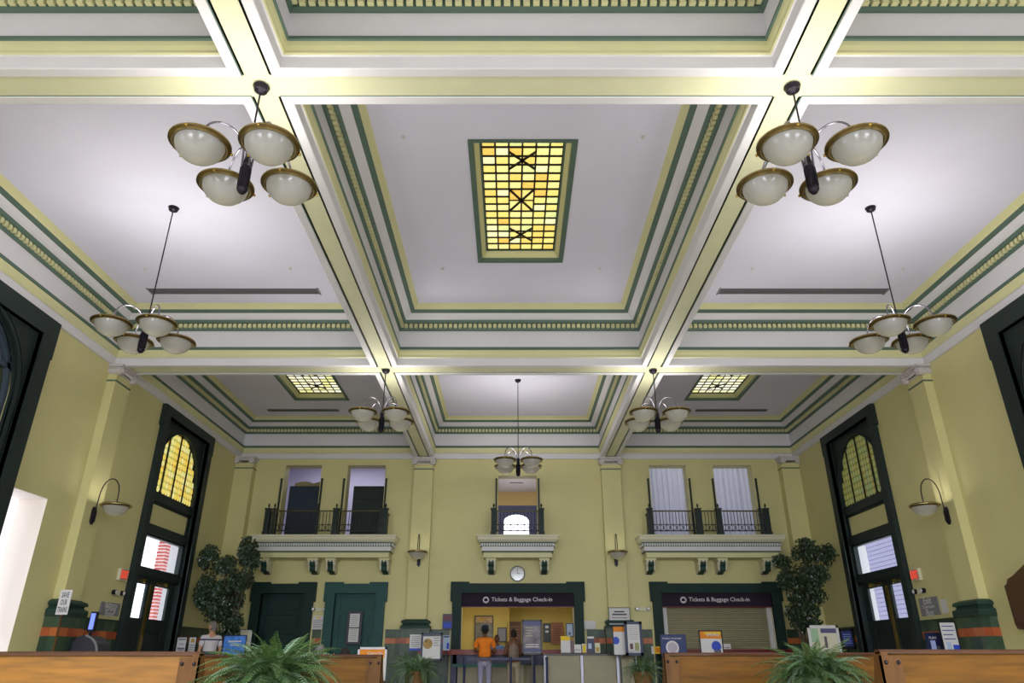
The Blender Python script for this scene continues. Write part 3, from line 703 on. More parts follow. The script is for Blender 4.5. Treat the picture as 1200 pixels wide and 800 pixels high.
# ---------------------------------------------------------------- balconies
def balcony(x0, x1, corbels, big, slim, label):
    YW = YB; t = thing('balcony', label, 'balcony', ((x0 + x1) / 2, YW, 4.49), group='cream balconies on the back wall')
    def U(p, z): e = .8 - p; return [(x0 + e, YW, z), (x0 + e, YW - p, z), (x1 - e, YW - p, z), (x1 - e, YW, z)]
    pr = [(0.0, 4.495, PALE), (.8, 4.495, PALE), (.8, 4.45, PALE), (.77, 4.44, PALE), (.76, 4.36, PALE), (.70, 4.29, PALE), (.67, 4.28, GREEN), (.65, 4.26, GREEN), (.65, 4.17, GREEN), (.63, 4.16, WHITE), (.63, 4.03, GREEN), (.60, 4.01, GREEN), (.59, 3.99, CREAM), (.57, 3.98, CREAM), (.57, 3.84, GREEN), (.55, 3.83, CREAM), (.5, 3.825, CREAM), (0, 3.825, CREAM)]
    mb = MB(); mb.rings([U(p, z) for p, z, m in pr], [q[2] for q in pr[:-1]], close=False); mb.build('slab', t)
    mb = MB(); sp = .075; n = int((x1 - x0 - .3) / sp)
    for i in range(n):
        xc = (x0 + x1) / 2 + (i - (n - 1) / 2) * sp; mb.box(xc - .024, xc + .024, YW - .68, YW - .65, 4.175, 4.25, WHITE)
    for s, xe in ((-1, x0 + .15), (1, x1 - .15)):
        for i in range(8): y = YW - .6 + i * sp; mb.box(xe - .03, xe, y - .024, y + .024, 4.175, 4.25, WHITE) if s < 0 else mb.box(xe, xe + .03, y - .024, y + .024, 4.175, 4.25, WHITE)
    mb.build('dentil_course', t, kind='stuff')
    for xc in corbels:
        mb = MB(); n = 10
        prof = [(YW, 3.82), (YW - .5, 3.82), (YW - .52, 3.76), (YW - .50, 3.66), (YW - .44, 3.60)] + [(YW - .36 - .07 * math.cos(a * PI / 8), 3.55 - .09 * math.sin(a * PI / 8)) for a in range(1, 8)] + [(YW - .2, 3.46), (YW - .1, 3.42), (YW, 3.40)]
        mb.prism(prof, xc - .13, xc + .13, PALE, 0); mb.box(xc - .16, xc + .16, YW - .54, YW, 3.77, 3.828, CREAM)
        for k in range(3): mb.box(xc - .13 + .1 * k, xc - .07 + .1 * k, YW - .56, YW - .53, 3.72, 3.77, PALE)
        c = mb.build('corbel', t)
        MB().prism([(p[0] - .012 if i > 1 else p[0], p[1] - (.012 if i > 1 else .03)) for i, p in enumerate(prof)][1:], xc - .085, xc + .085, BGREEN, 0).build('green_face', c)
        for s in (-1, 1):
            mb = MB()
            for r, k in ((.11, .012), (.06, .022)): mb.prism([(YW - .38 + r * math.cos(j * PI / 8), 3.66 + r * math.sin(j * PI / 8)) for j in range(16)], xc + s * .13, xc + s * (.13 + k), PALE, 0)
            mb.build('scroll', c)
    yr = YW - .72; zt = 5.26
    def post(x, y, w, nm):
        mb = MB().box(x - w, x + w, y - w, y + w, 4.495, zt, DGREEN).box(x - w - .02, x + w + .02, y - w - .02, y + w + .02, zt, zt + .035, DGREEN).box(x - w - .015, x + w + .015, y - w - .015, y + w + .015, 4.495, 4.58, DGREEN)
        mb.lathe([(0, .17), (.012, .15), (.03, .11), (.035, .08), (.015, .05), (.02, .02), (.03, 0)], (x, y, zt + .035), DGREEN, 8); mb.build(nm, t)
    for x in big: post(x, yr, .075, 'post')
    for x in slim: post(x, yr, .035, 'slim_post')
    xa, xb = big[0], big[-1]
    RAILM = mat('olive_rail', (78, 76, 40), .4, .4)
    MB().box(xa, xb, yr - .025, yr + .025, 5.20, 5.235, RAILM).box(xa, xb, yr - .02, yr + .02, 4.60, 4.625, DGREEN).box(xa, xb, yr - .012, yr + .012, 4.80, 4.815, DGREEN).build('hand_rail', t)
    mb = MB()
    for x in (xa, xb): mb.box(x - .02, x + .02, yr, YW, 5.20, 5.235, RAILM).box(x - .015, x + .015, yr, YW, 4.60, 4.62, DGREEN)
    mb.build('return_rail', t)
    mb = MB(); n = int((xb - xa) / .1)
    for i in range(1, n): x = xa + (xb - xa) * i / n; mb.box(x - .008, x + .008, yr - .008, yr + .008, 4.6, 5.21, IRON)
    for i in range(n // 2):
        x = xa + (xb - xa) * (i + .5) / (n // 2)
        rs = [[(x + r * math.cos(j * PI / 6), yr - .015, 4.71 + r * math.sin(j * PI / 6)) for j in range(12)] for r in (.075, .09)]
        mb.rings(rs, IRON)
    for x in (xa, xb):
        for k in range(1, 6): y = yr + .7 * k / 6; mb.box(x - .008, x + .008, y - .008, y + .008, 4.6, 5.21, IRON)
    mb.build('balusters', t, kind='stuff')
def rx(px): return at(px, 610, YB - .72)[0]
def cbx(px): return at(px, 660, YB - .5)[0]
balcony(-8.2, -3.72, [cbx(309), cbx(366), cbx(387), cbx(450)], [rx(313), rx(393), rx(451)], [rx(320), rx(371), rx(446)], 'long cream balcony at the left with green corner posts')
balcony(-1.27, 1.28, [cbx(575.5), cbx(638)], [rx(578.5), rx(634.5)], [], 'short cream balcony in the centre above the clock')
balcony(3.72, 8.24, [cbx(763), cbx(824), cbx(847), cbx(900)], [rx(762), rx(819), rx(843), rx(899)], [rx(892)], 'long cream balcony at the right in front of white curtains')

# ---------------------------------------------------------------- clock
t = thing('wall_clock', 'round dark-rimmed clock above the ticket window', 'clock', (0, YB - .05, 3.42))
MB(BW).disc((0, 3.42), .235, -.07, 0, mat('clock_rim', (44, 34, 28), .3)).build('rim', t)
MB(BW).disc((0, 3.42), .20, -.075, -.06, mat('clock_dial', (156, 154, 150), .12, coat=.8)).build('dial', t)
mb = MB(BW)
for k in range(12):
    a = k * PI / 6; mb.disc((.17 * math.sin(a), 3.42 + .17 * math.cos(a)), .01, -.08, -.074, BLACK, 6)
mb.build('hour_marks', t)
MB(BW).box(-.008, .008, -.084, -.08, 3.42, 3.56, BLACK).build('minute_hand', t); MB(BW).box(0, .10, -.084, -.08, 3.412, 3.428, BLACK).build('hour_hand', t)

# ---------------------------------------------------------------- chandeliers and sconces
BOWLP = [(0, -.205), (.05, -.203), (.11, -.188), (.165, -.155), (.21, -.11), (.24, -.055), (.252, 0)]
RIMP = [(.248, -.004), (.26, -.02), (.275, -.022), (.28, -.012), (.296, -.006), (.312, .004), (.312, .02), (.292, .026), (.28, .04), (.262, .045), (.25, .03), (.248, -.004)]
bowl_me = MB().lathe(BOWLP, (0, 0, 0), OPAL, 32).mesh('bowl', True)
rim_me = MB().lathe(RIMP, (0, 0, 0), BRASS, 32, [BRASS, GOLD2, BRASS, BRASS, BRASS, GOLD2, BRASS, BRASS, BRASS, BRASS, BRASS])
for k in range(3):
    a = k * 2 * PI / 3 + .5; rim_me.ball((.315 * math.cos(a), .315 * math.sin(a), -.012), .018, GOLD, 6, 4)
rim_me = rim_me.mesh('brass_rim', True)
FAB = mat('dark_bronze', (34, 28, 40), .4, .5); ARMM = mat('brushed_arm', (120, 116, 128), .25, .9)
def bowl_at(parent, x, y, z, w, lamp_name='bowl_lamp'):
    b = link('bowl', bowl_me, parent, (x, y, z)); link('brass_rim', rim_me, b)
    l = bpy.data.lights.new(lamp_name, 'AREA'); l.shape = 'DISK'; l.size = .36; l.energy = w; l.color = (1, .97, .9)
    lo = bpy.data.objects.new(lamp_name, l); COL.objects.link(lo); lo.parent = parent; lo.location = (x, y, z + .02); lo.rotation_euler = (PI, 0, 0)
    l = bpy.data.lights.new('bulb', 'POINT'); l.energy = GLOW_W; l.color = (1, .93, .7); l.shadow_soft_size = .03
    lo = bpy.data.objects.new('bulb', l); COL.objects.link(lo); lo.parent = parent; lo.location = (x, y, z - .075)
def arc_pts(x0, z0, x1, z1, top, n=14):
    pts = []
    cx, r = (x0 + x1) / 2, abs(x1 - x0) / 2
    for i in range(n + 1):
        a = PI * i / n; zb = z0 + (z1 - z0) * i / n
        pts.append((cx - (x1 - x0) / 2 * math.cos(a), zb * (1 - math.sin(a)) + (top - 0) * math.sin(a) if False else (top - r * .0) * math.sin(a) ** .8 + zb * (1 - math.sin(a) ** .8)))
    return pts
def chandelier(x, y, ztop, label, w=LAMP_W):
    ZR = 5.93
    t = thing('chandelier', label, 'chandelier', (x, y, ZR), group='four-bowl chandeliers')
    H = ztop - ZR
    MB().lathe([(0, H - .09), (.03, H - .085), (.05, H - .06), (.075, H - .055), (.085, H - .02), (.095, H)], (0, 0, 0), FAB, 16).build('canopy', t, True, world=False)
    MB().tube([(0, 0, .1), (0, 0, H - .06)], .011, FAB, 8).build('rod', t, world=False)
    mb = MB().lathe([(0, -.36), (.03, -.355), (.055, -.32), (.06, -.29), (.052, -.28), (.052, -.02), (.046, 0), (.036, .02), (.04, .05), (.03, .14), (.012, .16)], (0, 0, 0), FAB, 16)
    for k in range(10):
        a = k * PI / 5; mb.tube([(.054 * math.cos(a), .054 * math.sin(a), -.27), (.054 * math.cos(a), .054 * math.sin(a), -.03)], .009, FAB, 5)
    mb.build('stem', t, True, world=False)
    for k in range(4):
        a = PI / 4 + k * PI / 2; ca, sa = math.cos(a), math.sin(a)
        r1 = .51
        pp = [(.05, -.02)] + arc_pts(.055, .08, r1, .10, .40) + [(r1, .03)]
        MB().tube([(ca * r, sa * r, z) for r, z in pp], .012, ARMM, 8).build('arm', t, True, world=False)
        bowl_at(t, ca * r1, sa * r1, 0, w)
    return t
chandelier(-3.06, 6.265, HB, 'large four-bowl chandelier nearest the camera on the left')
chandelier(3.06, 6.265, HB, 'large four-bowl chandelier nearest the camera on the right')
chandelier(-6.22, 10.6, HC, 'four-bowl chandelier hanging on a long rod in the left bay', 15)
chandelier(6.24, 10.6, HC, 'four-bowl chandelier hanging on a long rod in the right bay', 15)
chandelier(-3.06, 15.09, HB, 'four-bowl chandelier under the far left beam crossing')
chandelier(3.06, 15.09, HB, 'four-bowl chandelier under the far right beam crossing')
chandelier(0, 19.2, HC, 'four-bowl chandelier in front of the centre balcony window', 14)
def sconce(loc, rz, label, w=4.5):
    t = thing('wall_sconce', label, 'sconce', loc, rz, 'single-bowl wall lamps')
    mb = MB().prism([(-.05, -.22), (0, -.28), (.05, -.22), (.055, .02), (.03, .08), (-.03, .08), (-.055, .02)], -.05, 0, FAB, 1)
    mb.prism([(-.03, -.2), (0, -.24), (.03, -.2), (.03, 0), (-.03, 0)], -.075, -.05, FAB, 1); mb.build('back_plate', t, world=False)
    pp = [(.045, -.02)] + arc_pts(.06, .22, .46, .30, .68) + [(.46, .12)]
    MB().tube([(0, -r, z) for r, z in pp], .012, FAB, 8).build('arm', t, True, world=False)
    bowl_at(t, 0, -.46, .1, w)
sconce((-3.06, YB - .2, 3.88), 0, 'wall lamp on the pilaster left of the centre balcony', 1.3)
sconce((3.06, YB - .2, 3.88), 0, 'wall lamp on the pilaster right of the centre balcony', 1.3)
sconce((-WX + .2, 15.05, 3.86), PI / 2, 'arched wall lamp on the left side wall pilaster')
sconce((WX - .2, 15.05, 3.86), -PI / 2, 'arched wall lamp on the right side wall pilaster')

# ---------------------------------------------------------------- plants
LEAF = [mat('ficus_leaf_%d' % i, c, .35, var=.15, scale=8, coat=.25) for i, c in enumerate([(40, 56, 34), (52, 68, 40), (60, 82, 62), (84, 104, 96)])]  # palest bluish tone stands in for highlights on the leaves
BARK = mat('bark', (92, 78, 60), .9, var=.15, scale=8)
POTM = mat('terracotta_pot', (96, 66, 46), .7, var=.1); SOIL = mat('soil', (46, 36, 28), .95)
BASK = mat('woven_basket', (104, 74, 40), .8, var=.25, scale=20, stretch=(1, 1, 6), bump=.4)
def ficus(x, y, blobs, label, seed, n=5200, lightside=0):
    R = random.Random(seed)
    t = thing('ficus_tree', label, 'tree', (x, y, 0), group='tall potted ficus trees')
    MB().lathe([(0, 0), (.24, 0), (.30, .5), (.32, .52), (.32, .56), (.28, .56), (.27, .5), (0, .5)], (0, 0, 0), POTM, 20).build('pot', t, world=False)
    MB().lathe([(0, .51), (.27, .51)], (0, 0, 0), SOIL, 16).build('soil', t, world=False)
    tr = MB()
    for b in blobs:
        bx_, bz, rx_, rz_ = b
        p0 = Vector((R.uniform(-.05, .05), R.uniform(-.05, .05), .5)); p1 = Vector((bx_ * .25, 0, 1.4)); p2 = Vector((bx_ * .8, R.uniform(-.1, .1), max(1.6, bz - rz_ * .6))); p3 = Vector((bx_, 0, bz + rz_ * .3))
        pts = []
        for i in range(9):
            u = i / 8; pts.append((1 - u) ** 3 * p0 + 3 * u * (1 - u) ** 2 * p1 + 3 * u * u * (1 - u) * p2 + u ** 3 * p3)
        tr.tube(pts, [.035 * (1 - .7 * i / 8) for i in range(9)], BARK, 6)
    tr.build('trunk', t, True, world=False)
    lf = MB(); tot = sum(b[2] * b[3] for b in blobs)
    for bx_, bz, rx_, rz_ in blobs:
        k = int(n * rx_ * rz_ / tot)
        subs = [(R.gauss(0, .5), R.gauss(0, .5), R.gauss(0, .5)) for _ in range(14)]
        for _ in range(k):
            sc = R.choice(subs)
            while True:
                a, b, c = [sc[q] + R.gauss(0, .3) for q in range(3)]
                if a * a + b * b + c * c < 1.15: break
            p = Vector((bx_ + a * rx_, b * min(.5, rx_ * 1.1), bz + c * rz_))
            L, W = R.uniform(.07, .11), R.uniform(.022, .034)
            d = Vector((R.gauss(0, .7), R.gauss(-.2, .7), -1 + R.gauss(0, .45))).normalized(); s = d.orthogonal().normalized()
            s = Matrix.Rotation(R.uniform(0, 2 * PI), 3, d) @ s; nrm = d.cross(s)
            lf.add([tuple(p), tuple(p + d * L * .45 + s * W + nrm * .008), tuple(p + d * L), tuple(p + d * L * .45 - s * W + nrm * .008)], [(0, 1, 2), (0, 2, 3)],
                   LEAF[R.choice((0, 0, 1, 1, 2, 2, 3) if (b < 0 and lightside) else (0, 0, 0, 1, 1, 2))])  # lightside: near half gets paler leaves, light put into leaf colour
    lf.build('foliage', t, kind='stuff', world=False)
def blobs_from(cx, lst, Y=20.8):
    out = []
    for px, py, w, h in lst:
        X, Z = at(px, py, Y); X2, _ = at(px + w, py, Y); _, Z2 = at(px, py - h, Y); out.append((X - cx, Z, X2 - X, Z2 - Z))
    return out
cxl = at(266, 740, 20.8)[0]
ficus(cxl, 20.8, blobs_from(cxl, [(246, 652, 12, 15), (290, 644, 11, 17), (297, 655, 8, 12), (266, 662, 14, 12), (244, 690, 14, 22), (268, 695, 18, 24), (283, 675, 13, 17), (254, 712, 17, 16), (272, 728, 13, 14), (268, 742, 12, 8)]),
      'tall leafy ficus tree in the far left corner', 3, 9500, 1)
cxr = at(942, 735, 20.8)[0]
ficus(cxr, 20.8, blobs_from(cxr, [(944, 645, 15, 15), (970, 648, 9, 13), (915, 658, 12, 9), (948, 670, 22, 16), (925, 680, 13, 14), (945, 695, 22, 16), (940, 715, 18, 14), (945, 730, 17, 10)]),
      'tall dark ficus tree in the far right corner', 5, 8000, 0)

FR = [mat('fern_%d' % i, c, .55, var=.15, scale=6) for i, c in enumerate([(64, 90, 42), (80, 106, 60), (112, 138, 108), (52, 76, 40)])]
def frond_mesh(k, m, droop, wid=.108, npair=28):
    R = random.Random(k); mb = MB(); pts = []
    for i in range(npair + 1):
        u = i / npair; a = .95 - droop * u
        pts.append((u, a))
    x = z = 0; P = [(0, 0, 0)]
    for i in range(npair): x += math.cos(pts[i][1]) / npair; z += math.sin(pts[i][1]) / npair; P.append((x, .03 * math.sin(i * .3 + k), z))
    mb.tube(P, [.006 * (1 - .8 * i / npair) for i in range(npair + 1)], m, 3)
    for i in range(2, npair + 1):
        u = i / npair; L = wid * (math.sin(PI * min(1, u * .88 + .10)) ** .7) * R.uniform(.85, 1.1)
        p = Vector(P[i]); d = (Vector(P[i]) - Vector(P[i - 1])).normalized()
        for s in (-1, 1):
            sd = Vector((0, s, 0)) + d * .35 + Vector((0, 0, -.25 + R.uniform(-.15, .1)))
            q = p + sd.normalized() * L; hw = d * .012
            mb.add([tuple(p - hw), tuple((p + q) / 2 + hw * .8 + Vector((0, 0, .004))), tuple(q), tuple((p + q) / 2 - hw * 1.2)], [(0, 1, 2, 3)], m)
    return mb.mesh('frond')
FM = [frond_mesh(i, FR[i % 4], d) for i, d in enumerate((1.5, 1.9, 2.3, 2.6, 1.2, 2.1, 1.7, 2.8))]
def fern(x, y, zc, rad, n, label, seed, pot='stand', group='boston ferns among the benches', tall=1.0):
    R = random.Random(seed)
    t = thing('potted_fern', label, 'fern', (x, y, 0), group=group)
    MB().lathe([(0, zc - .28), (.13, zc - .28), (.18, zc - .03), (.19, zc), (.16, zc), (.15, zc - .04), (0, zc - .04)], (0, 0, 0), BASK, 18).build('pot', t, True, world=False)
    MB().lathe([(0, 0), (.2, 0), (.2, .04), (.05, .08), (.04, zc - .36), (.12, zc - .31), (.12, zc - .28), (0, zc - .28)], (0, 0, 0), WOODD, 14).build('pedestal', t, True, world=False)
    for i in range(n):
        a = i * 2.39996 + R.uniform(-.3, .3); e = (i + .5) / n         # from upright centre fronds to hanging outer ones
        me = FM[R.randrange(8)]
        s = rad * (.78 + .42 * R.random()) * (.85 + .25 * min(1, e * 1.6)); ty = -(.72 - 1.4 * e ** 1.2) * tall + R.uniform(-.18, .18)
        q = .10 * R.random()
        link('frond', me, t, (q * math.cos(a), q * math.sin(a), zc - .02), (R.uniform(-.3, .3), ty, a), s)
fern(*[at(322, 770, 6.2)[0], 6.2], .84, .53, 290, 'large bushy potted fern beside the left bench', 1)
fern(*[at(953, 770, 8.4)[0], 8.4], .84, .54, 280, 'large bushy potted fern in front of the right benches', 2)
fern(*[at(487, 770, 13)[0], 13], .84, .42, 140, 'smaller drooping fern left of the ticket window', 3)
fern(*[at(752, 770, 14)[0], 14], .82, .36, 120, 'smaller drooping fern right of the beige counter', 4)

# ---------------------------------------------------------------- benches
def bench(x0, x1, y, label, ztop=1.085, WOOD=WOODB):
    t = thing('station_bench', label, 'bench', ((x0 + x1) / 2, y, 0), group='oak station benches'); L = (x1 - x0) / 2
    MB().box(-L + .05, L - .05, 0, .035, .35, ztop - .03, WOOD).box(-L + .16, L - .16, -.012, 0, .45, ztop - .14, WOOD).build('back_panel', t, world=False)
    mb = MB().prism([(-.03, ztop - .035), (-.035, ztop - .012), (-.02, ztop), (.05, ztop), (.065, ztop - .012), (.06, ztop - .035)], -L, L, WOODD, 0); mb.build('top_rail', t, world=False)
    MB().prism([(.03, .42), (.2, .40), (.5, .44), (.56, .42), (.56, .38), (.03, .36)], -L + .05, L - .05, WOOD, 0).build('seat', t, world=False)
    MB().box(-L + .05, L - .05, .46, .49, .1, .38, WOOD).build('apron', t, world=False)
    S = [(-.05, 0), (.60, 0), (.60, .06), (.56, .1), (.55, .5), (.6, .6), (.62, .66), (.60, .71), (.54, .73), (.46, .71), (.38, .68), (.28, .72), (.19, .82), (.13, .95), (.10, 1.05), (.04, ztop - .02), (-.05, ztop - .02)]
    for s in (-1, 1):
        a, b = sorted((s * L, s * (L - .06)))
        e = MB().prism(S, a, b, WOODL, 0).build('end_panel', t, world=False)
        a, b = sorted((s * L, s * (L - .17)))
        MB().box(a, b, -.055, .0, 0, ztop - .05, WOODL).build('back_post', e, world=False)
        [MB().ball((s * (L - q), -.055, ztop - .105), .018, IRON, 8, 6).build('bolt', e, True, world=False) for q in (.03, .14)]
        a, b = sorted((s * (L - .0), s * (L + .02)))
        MB().tube([(s * (L - .07), .57, .675), (s * (L + .025), .57, .675)], .055, WOODL, 14).build('arm_scroll', e, True, world=False)
def at0(px, Y): return at(px, 766, Y)[0]
bench(at0(236, 7.2) - 4.2, at0(236, 7.2), 7.2, 'long oak bench filling the bottom left of the hall', 1.10, WOOD)
bench(at0(448, 10.4) - 2.6, at0(448, 10.4), 10.4, 'oak bench behind the large left fern', 1.085)
bench(at0(440, 12.15) - 2.6, at0(440, 12.15), 12.15, 'oak bench where the grey-haired person sits, mostly hidden by the bench in front', 1.06)
bench(at0(778, 9.6), at0(778, 9.6) + 3.1, 9.6, 'oak bench below the closed ticket window sign', 1.105)
bench(at0(1029, 6.9), at0(1029, 6.9) + 3.6, 6.9, 'long oak bench at the bottom right edge', 1.115)

# ---------------------------------------------------------------- people
def skin_mesh(name, nodes, edges, m, sub=1):
    """nodes: {key: (pos, radius)}; grown with the skin modifier, root first"""
    keys = list(nodes); me = bpy.data.meshes.new('s'); me.from_pydata([nodes[k][0] for k in keys], [(keys.index(a), keys.index(b)) for a, b in edges], [])
    o = bpy.data.objects.new('s', me); COL.objects.link(o)
    sk = o.modifiers.new('skin', 'SKIN'); sk.use_smooth_shade = True; ss = o.modifiers.new('sub', 'SUBSURF'); ss.levels = ss.render_levels = sub
    sv = me.skin_vertices[0].data
    for i, k in enumerate(keys):
        r = nodes[k][1]; sv[i].radius = r if hasattr(r, '__len__') else (r, r); sv[i].use_root = i == 0
    dg = bpy.context.evaluated_depsgraph_get(); dg.update()
    out = bpy.data.meshes.new_from_object(o.evaluated_get(dg)); bpy.data.objects.remove(o)
    out.name = name; out.materials.clear(); out.materials.append(m)
    return out
def person(label, loc, rz, skin, shirt, trousers, hair, h=1.72, arms='down', sit=False, sleeves=True, hat=None, headturn=0, stripes=None, wide=1.0):
    k = h / 1.72; t = thing('person', label, 'person', loc, rz)
    f = -1   # the figure faces local -y
    leg0 = .93
    N = {'pelvis': ((0, 0, .95), (.15 * wide, .11)), 'waist': ((0, 0, 1.08), (.135 * wide, .10)), 'chest': ((0, .01, 1.27), (.155 * wide, .11)), 'upchest': ((0, .015, 1.38), (.13, .09)), 'neck': ((0, 0, 1.48), (.055, .055)), 'head0': ((0, -.01, 1.55), (.055, .065))}
    E = [('pelvis', 'waist'), ('waist', 'chest'), ('chest', 'upchest'), ('upchest', 'neck'), ('neck', 'head0')]
    SH, TR = {}, {}
    for s, n in ((-1, 'l'), (1, 'r')):
        if sit: hip, knee, ank, toe = (s * .10, -.02, .92), (s * .11, -.44, .95), (s * .11, -.46, .55), (s * .11, -.62, .50)
        else: hip, knee, ank, toe = (s * .095, 0, .86), (s * .10, -.02, .48), (s * .105, .03, .09), (s * .12, -.12, .04)
        N.update({n + 'hip': (hip, .088), n + 'knee': (knee, .058), n + 'ank': (ank, .042), n + 'toe': (toe, (.04, .03))})
        E += [('pelvis', n + 'hip'), (n + 'hip', n + 'knee'), (n + 'knee', n + 'ank'), (n + 'ank', n + 'toe')]
        sh = (s * .185 * wide, .01, 1.39)
        if arms == 'down': el, wr = (s * .235 * wide, .03, 1.12), (s * .23, -.08, .90)
        elif arms == 'counter': el, wr = (s * .23 * wide, -.02, 1.13), (s * .17, -.26, 1.13)
        else: el, wr = (s * .22, -.02, 1.14), (s * .12, -.22, 1.02)
        N.update({n + 'sh': (sh, .06), n + 'el': (el, .04), n + 'wr': (wr, .028)})
        d = (Vector(wr) - Vector(el)).normalized(); palm = Vector(wr) + d * .07
        N[n + 'palm'] = (tuple(palm), (.036, .018)); E += [('upchest', n + 'sh'), (n + 'sh', n + 'el'), (n + 'el', n + 'wr'), (n + 'wr', n + 'palm')]
        side = Vector((1, 0, 0)) if abs(d.x) < .8 else Vector((0, 1, 0))
        for q, (off, ln) in enumerate(((-.03, .06), (-.01, .075), (.01, .07), (.03, .055))):
            b = palm + side * off + d * .02; N[n + 'f%d' % q] = (tuple(b), .009); N[n + 'g%d' % q] = (tuple(b + d * ln * .5 + Vector((0, -.008, -.004))), .008); N[n + 'h%d' % q] = (tuple(b + d * ln + Vector((0, -.02, -.01))), .006)
            E += [(n + 'palm', n + 'f%d' % q), (n + 'f%d' % q, n + 'g%d' % q), (n + 'g%d' % q, n + 'h%d' % q)]
        tb = Vector(wr) + d * .03 - side * s * .03; N[n + 't'] = (tuple(tb), .01); N[n + 'u'] = (tuple(tb - side * s * .02 + d * .04), .008); E += [(n + 'wr', n + 't'), (n + 't', n + 'u')]
    me = skin_mesh('body', N, E, skin, 1)
    b = link('body', me, t, scale=k)
    # head, joined to the body mesh
    hd = MB(); n = 18; kk = 14; R = []
    for i in range(kk + 1):
        ph = PI * i / kk; row = []
        for j in range(n):
            a = 2 * PI * j / n; x, y, z = math.sin(ph) * math.cos(a), math.sin(ph) * math.sin(a), math.cos(ph)
            X, Y_, Z = x * .077, y * .098, z * .122
            if z < 0: X *= 1 - .25 * z * z; Y_ *= 1 - .12 * z * z
            if y < -.8 and -.45 < z < .05: Y_ -= .016 * (1 - abs(z + .2) / .3)      # nose
            if y < -.7 and .0 < z < .25 and abs(x) > .15: Y_ += .006               # eye sockets
            row.append((X, Y_, Z + 1.63))
        R.append(row)
    hd.rings(R, skin)
    for s in (-1, 1): hd.ball((s * .08, .012, 1.625), (.012, .02, .032), skin, 8, 6)
    hd.ball((0, -.098, 1.565), (.025, .008, .008), mat('lips', (150, 84, 76), .5), 8, 4)
    for s in (-1, 1): hd.ball((s * .03, -.088, 1.645), (.013, .008, .008), mat('eye_white', (226, 222, 216), .3), 8, 4); hd.ball((s * .03, -.095, 1.645), (.006, .004, .006), BLACK, 6, 4)
    hm = hd.mesh('headtmp', True)
    rot = Matrix.Rotation(headturn, 4, 'Z')
    hm.transform(rot)
    bm = bmesh.new(); bm.from_mesh(me); base = len(me.materials); 
    for f_ in bm.faces: f_.smooth = True
    bm.from_mesh(hm)
    bm.to_mesh(me); bm.free()
    me.materials.clear()
    for m_ in hm.materials: me.materials.append(m_)
    # hair
    if hair:
        hb = MB(); R = []
        for i in range(9):
            ph = PI * .70 * i / 8; row = []
            for j in range(n):
                a = 2 * PI * j / n; x, y, z = math.sin(ph) * math.cos(a), math.sin(ph) * math.sin(a), math.cos(ph)
                sc = 1.07; zz = z
                if y < -.1: zz = max(z, .35 + .2 * (-y))
                row.append((x * .077 * sc, y * .098 * sc + .003, zz * .122 * sc + 1.633))
            R.append(row)
        hb.rings(R, hair); hmh = hb.mesh('hair', True); hmh.transform(rot); link('hair', hmh, b)
    if hat:
        hb = MB().lathe([(0, .13), (.05, .125), (.085, .10), (.094, .05), (.094, .02), (.13, .0), (.128, -.006), (.09, .012)], (0, 0, 1.64), hat, 18); hmh = hb.mesh('hat', True); hmh.transform(rot); link('hat', hmh, b)
    # shirt
    SN = {kk_: (N[kk_][0], tuple(v * 1.13 + .008 for v in N[kk_][1])) for kk_ in ('pelvis', 'waist', 'chest', 'upchest')}
    SN['neckb'] = ((0, .005, 1.45), (.068, .066)); SE = [('pelvis', 'waist'), ('waist', 'chest'), ('chest', 'upchest'), ('upchest', 'neckb')]
    for n_ in 'lr':
        if sleeves:
            p, q = Vector(N[n_ + 'sh'][0]), Vector(N[n_ + 'el'][0]); SN[n_ + 's'] = (tuple(p), .075); SN[n_ + 'e'] = (tuple(p.lerp(q, .75)), .063); SE += [('upchest', n_ + 's'), (n_ + 's', n_ + 'e')]
    sm_ = skin_mesh('shirt', SN, SE, shirt, 1)
    for p in sm_.polygons: p.use_smooth = True
    if stripes:
        for m_, z0, z1 in stripes:
            sm_.materials.append(m_); ix = len(sm_.materials) - 1
            bmx = bmesh.new(); bmx.from_mesh(sm_)
            for zc in (z0, z1): bmesh.ops.bisect_plane(bmx, geom=list(bmx.verts) + list(bmx.edges) + list(bmx.faces), plane_co=(0, 0, zc), plane_no=(0, 0, 1))
            for f_ in bmx.faces:
                if z0 < f_.calc_center_median().z < z1: f_.material_index = ix
            bmx.to_mesh(sm_); bmx.free()
    link('shirt', sm_, b)
    TN = {'pelvis': ((0, 0, .95), (.158 * wide, .118))}; TE = []
    for n_ in 'lr':
        for q, r in (('hip', .104), ('knee', .076), ('ank', .066)): TN[n_ + q] = (N[n_ + q][0], r)
        TE += [('pelvis', n_ + 'hip'), (n_ + 'hip', n_ + 'knee'), (n_ + 'knee', n_ + 'ank')]
    tm = skin_mesh('trousers', TN, TE, trousers, 1)
    for p in tm.polygons: p.use_smooth = True
    link('trousers', tm, b)
    if not sit:
        sb = MB()
        for s in (-1, 1): sb.ball((s * .112, -.05, .045), (.05, .13, .045), BLACK, 10, 6)
        link('shoes', sb.mesh('shoes', True), b)
    return t
CL = lambda n, c, r=.85: mat(n, c, r, var=.08, scale=10)
HAIRD = CL('dark_hair', (30, 24, 22)); HAIRG = CL('grey_hair', (116, 110, 108))
NV = CL('navy_stripe', (34, 36, 84))
px = at(248, 745, 19.5)
person('man in white and navy striped polo shirt standing by the left corner tree', (at(247, 750, 19.5)[0], 19.5, 0), PI + .8, SKIN, CL('white_polo', (206, 200, 206)), CL('grey_trousers', (70, 70, 80)), HAIRG, 1.86, headturn=.5,
       stripes=[(NV, 1.335, 1.365), (NV, .9, 1.10)], wide=1.05)
